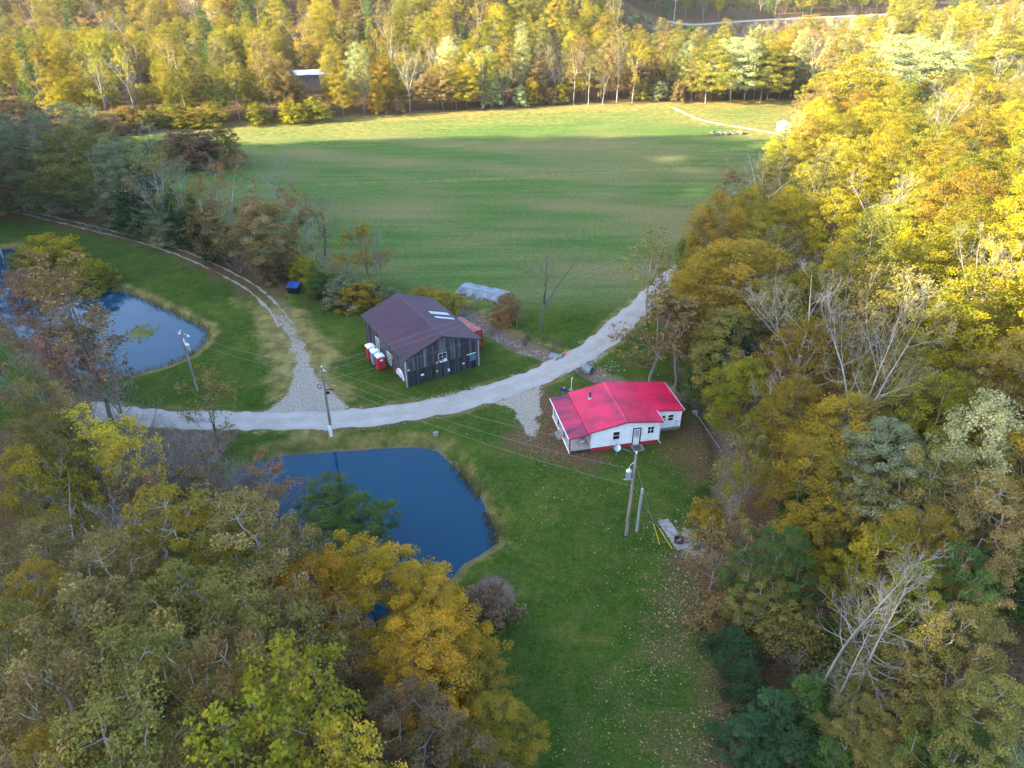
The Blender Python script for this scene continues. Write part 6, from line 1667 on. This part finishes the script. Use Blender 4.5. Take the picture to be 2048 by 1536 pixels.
# the mass of the wood behind, and the wood on the ridge that shades the valley
def forest_mass(name, P, kinds, label_col, smin, smax, seed):
    col = bpy.data.collections.new(name + '_kinds')
    for i, (kind, v, leaf, wood) in enumerate(kinds):
        lst, H0, R0 = PROTO[kind]; wd, lf = lst[v % len(lst)][2:]
        if lf:
            V = np.concatenate([wd[0], lf[0]]); F = np.concatenate([wd[1], lf[1] + len(wd[0])])
            mi = np.r_[np.zeros(len(wd[1]), int), np.ones(len(lf[1]), int)]
            at = dict(rnd=('FACE', np.r_[np.zeros(len(wd[1])), lf[2]]), clump=('FACE', np.r_[np.zeros(len(wd[1])), lf[3]]))
            me = mesh_from(name + '_kind', V, F, [WOOD[wood], LEAF[leaf]], at, mat_idx=mi)
        else: me = mesh_from(name + '_kind', wd[0], wd[1], [WOOD[wood]])
        ob = bpy.data.objects.new('%s_%02d' % (name, i), me); s_ = 18.0 / H0; ob.scale = (s_, s_, s_) if kind not in ('twig', 'shrub') else (1, 1, 1)
        col.objects.link(ob)
    me = bpy.data.meshes.new(name); me.from_pydata([tuple(p) for p in P], [], []); me.update()
    o = link(name, me); tag(o, kind='stuff')
    ng = bpy.data.node_groups.new(name + '_nodes', 'GeometryNodeTree')
    ng.interface.new_socket('Geometry', in_out='INPUT', socket_type='NodeSocketGeometry'); ng.interface.new_socket('Geometry', in_out='OUTPUT', socket_type='NodeSocketGeometry')
    N = ng.nodes.new; L = ng.links.new
    gi, go = N('NodeGroupInput'), N('NodeGroupOutput')
    ip = N('GeometryNodeInstanceOnPoints'); ci = N('GeometryNodeCollectionInfo'); ci.inputs['Collection'].default_value = col
    ci.inputs['Separate Children'].default_value = True; ci.inputs['Reset Children'].default_value = False; ci.transform_space = 'ORIGINAL'
    ri = N('FunctionNodeRandomValue'); ri.data_type = 'INT'; ri.inputs['Min'].default_value = 0 if 'Min' in ri.inputs else 0
    ints = [s for s in ri.inputs if s.type == 'INT' and s.name in ('Min', 'Max')]; ints[0].default_value = 0; ints[1].default_value = len(kinds) - 1
    [s for s in ri.inputs if s.name == 'Seed'][0].default_value = seed
    rr = N('FunctionNodeRandomValue'); rr.data_type = 'FLOAT_VECTOR'
    vecs = [s for s in rr.inputs if s.type == 'VECTOR']; vecs[0].default_value = (0, 0, 0); vecs[1].default_value = (.06, .06, 6.28)
    rs = N('FunctionNodeRandomValue'); rs.data_type = 'FLOAT'
    fl_ = [s for s in rs.inputs if s.type == 'VALUE' and s.name in ('Min', 'Max')]; fl_[0].default_value = smin; fl_[1].default_value = smax
    L(gi.outputs[0], ip.inputs['Points']); L(ci.outputs[0], ip.inputs['Instance']); ip.inputs['Pick Instance'].default_value = True
    L([s for s in ri.outputs if s.type == 'INT'][0], ip.inputs['Instance Index'])
    L([s for s in rr.outputs if s.type == 'VECTOR'][0], ip.inputs['Rotation']); L([s for s in rs.outputs if s.type == 'VALUE'][0], ip.inputs['Scale'])
    L(ip.outputs[0], go.inputs[0])
    md = o.modifiers.new('trees', 'NODES'); md.node_group = ng
    return o
P = []
for k in range(9000):
    y = fr2.uniform(228, 640); x = fr2.uniform(-.78, .78) * (y * .844 + 30)
    ed = float(np.interp(x, [p[0] for p in FIELD_FAR], [p[1] for p in FIELD_FAR]))
    if y < ed + 19: continue
    rd = float(np.interp(x, [p[0] for p in FARROAD], [p[1] for p in FARROAD])) if x > 40 else 9e9
    if x > 40:
        if y < rd + 9 and not (y < 278 and x < 120) and not (y < rd - 70 and x > 150 and fr2.random() < .25): continue          # open brushy ground below the far road
    s_ = 5.6 if y < 330 else 8
    if any((x - a) ** 2 + (y - b) ** 2 < s_ * s_ for a, b, _ in P[-1500:]): continue
    if abs(x + 67.8) < 8 and 236 < y < 258: continue
    P.append((x, y, hz(x, y)))
forest_mass('distant_wood', P, [('tall', 0, 'lime', 'white'), ('tall', 1, 'gold', 'grey'), ('broad', 0, 'lime', 'grey'), ('broad', 1, 'ochre', 'grey'), ('tall', 2, 'olive', 'grey'), ('broad', 2, 'gold', 'grey'),
            ('bare', 0, 'olive', 'grey'), ('sparse', 0, 'ochre', 'white'), ('tall', 3, 'lime', 'grey'), ('broad', 3, 'olive', 'grey'), ('cedar', 0, 'green', 'dark'), ('broad', 4, 'lime', 'grey')], None, .7, 1.15, 3)
n_far = len(P)
# grey brush on the bank below the far road
P = []
for k in range(4500):
    x = fr2.uniform(38, 330); rd = float(np.interp(x, [p[0] for p in FARROAD], [p[1] for p in FARROAD])); y = rd - fr2.uniform(22, 170) * fr2.uniform(.4, 1)
    if abs(x) > .78 * (y * .844 + 30) or y < 262: continue
    P.append((x, y, hz(x, y)))
forest_mass('bank_brush', P[:2600], [('twig', 0, 'mauve', 'grey'), ('twig', 1, 'mauve', 'grey'), ('shrub', 0, 'brown', 'grey'), ('shrub', 1, 'pale', 'grey'), ('shrub', 2, 'ochre', 'grey'), ('twig', 2, 'mauve', 'grey')], None, .45, 1.0, 5)
P = []
for k in range(9000):
    s_ = fr2.uniform(-240, -95); p_ = fr2.uniform(-120, 232)
    x, y = SUNX * s_ - SUNY * p_, SUNY * s_ + SUNX * p_
    z = hz(x, y)
    if z < 4 or len(P) > 1100: continue
    sp = 5.5 if abs(s_ + 165) < 25 else 9
    if any((x - a) ** 2 + (y - b) ** 2 < sp * sp for a, b, _ in P): continue
    P.append((x, y, z))
forest_mass('ridge_wood', P, [('tall', 0, 'olive', 'grey'), ('broad', 1, 'ochre', 'grey'), ('broad', 2, 'lime', 'grey'), ('sparse', 1, 'brown', 'grey')], None, .65, 1.05, 7)
print('trees', len(PLACED), 'far', n_far, 'ridge', len(P))

# thin autumn haze lying over the whole valley
hm, hnt, HN, hout, HL = new_mat('haze_air')
hv = HN('ShaderNodeVolumePrincipled'); hv.inputs['Density'].default_value = 0.00007; hv.inputs['Color'].default_value = (0.92, 0.93, 0.95, 1); hv.inputs['Anisotropy'].default_value = 0.35
HL(hv.outputs[0], hout.inputs['Volume'])
tag(MB().box(-460, 490, -170, 920, -5, 185).build('haze', hm), kind='stuff')

# look-alikes that stand near a landmark are told apart by counting from it
LANDMARK = {'in the near wood beside the pond': ('near pond', -12, 48, 'in the near wood'), 'beside the lane at the left of the ponds': ('far pond', -58, 88, 'beside the lane'),
            'in the tree line between lane and field': ('blue dumpster', -32.3, 96.3, 'in the tree line'), 'on the slope behind the house': ('house', 12, 62, 'on the slope'),
            'on the slope opposite the near lawn': ('transformer pole', 10.1, 45.9, 'on the slope'), 'on the spur beside the hay field': ('tarp pile', -4.4, 95.9, 'on the spur'),
            'at the far end of the wooded spur': ('white shed', 73, 197.6, 'on the spur'), 'at the edge of the hay field': ('white shed', 73, 197.6, 'by the field'),
            'behind the house by the gravel road': ('culvert', 9, 75, 'by the road'), 'on the creek bank beside the field': ('barn', -8, 78, 'on the creek bank'),
            'in the front row of the wood across the field': ('white shed', 73, 197.6, 'in the front row')}
ORD = ['nearest', 'second nearest', 'third nearest', 'fourth nearest', 'fifth nearest', 'sixth nearest', 'seventh nearest', 'eighth nearest']
sets = {}
for o in list(C.objects):
    if o.parent is None and o.get('category') in ('tree', 'shrub'): sets.setdefault(o['label'], []).append(o)
for lab, os_ in sets.items():
    pl = [k for k in LANDMARK if lab.endswith(k)]
    if len(os_) < 2 or not pl or len(os_) > len(ORD): continue
    nm, lx, ly, short = LANDMARK[pl[0]]
    os_.sort(key=lambda o: math.hypot(o.location.x - lx, o.location.y - ly))
    for i, o in enumerate(os_): o['label'] = lab.replace(pl[0], short) + ', ' + ORD[i] + ' the ' + nm
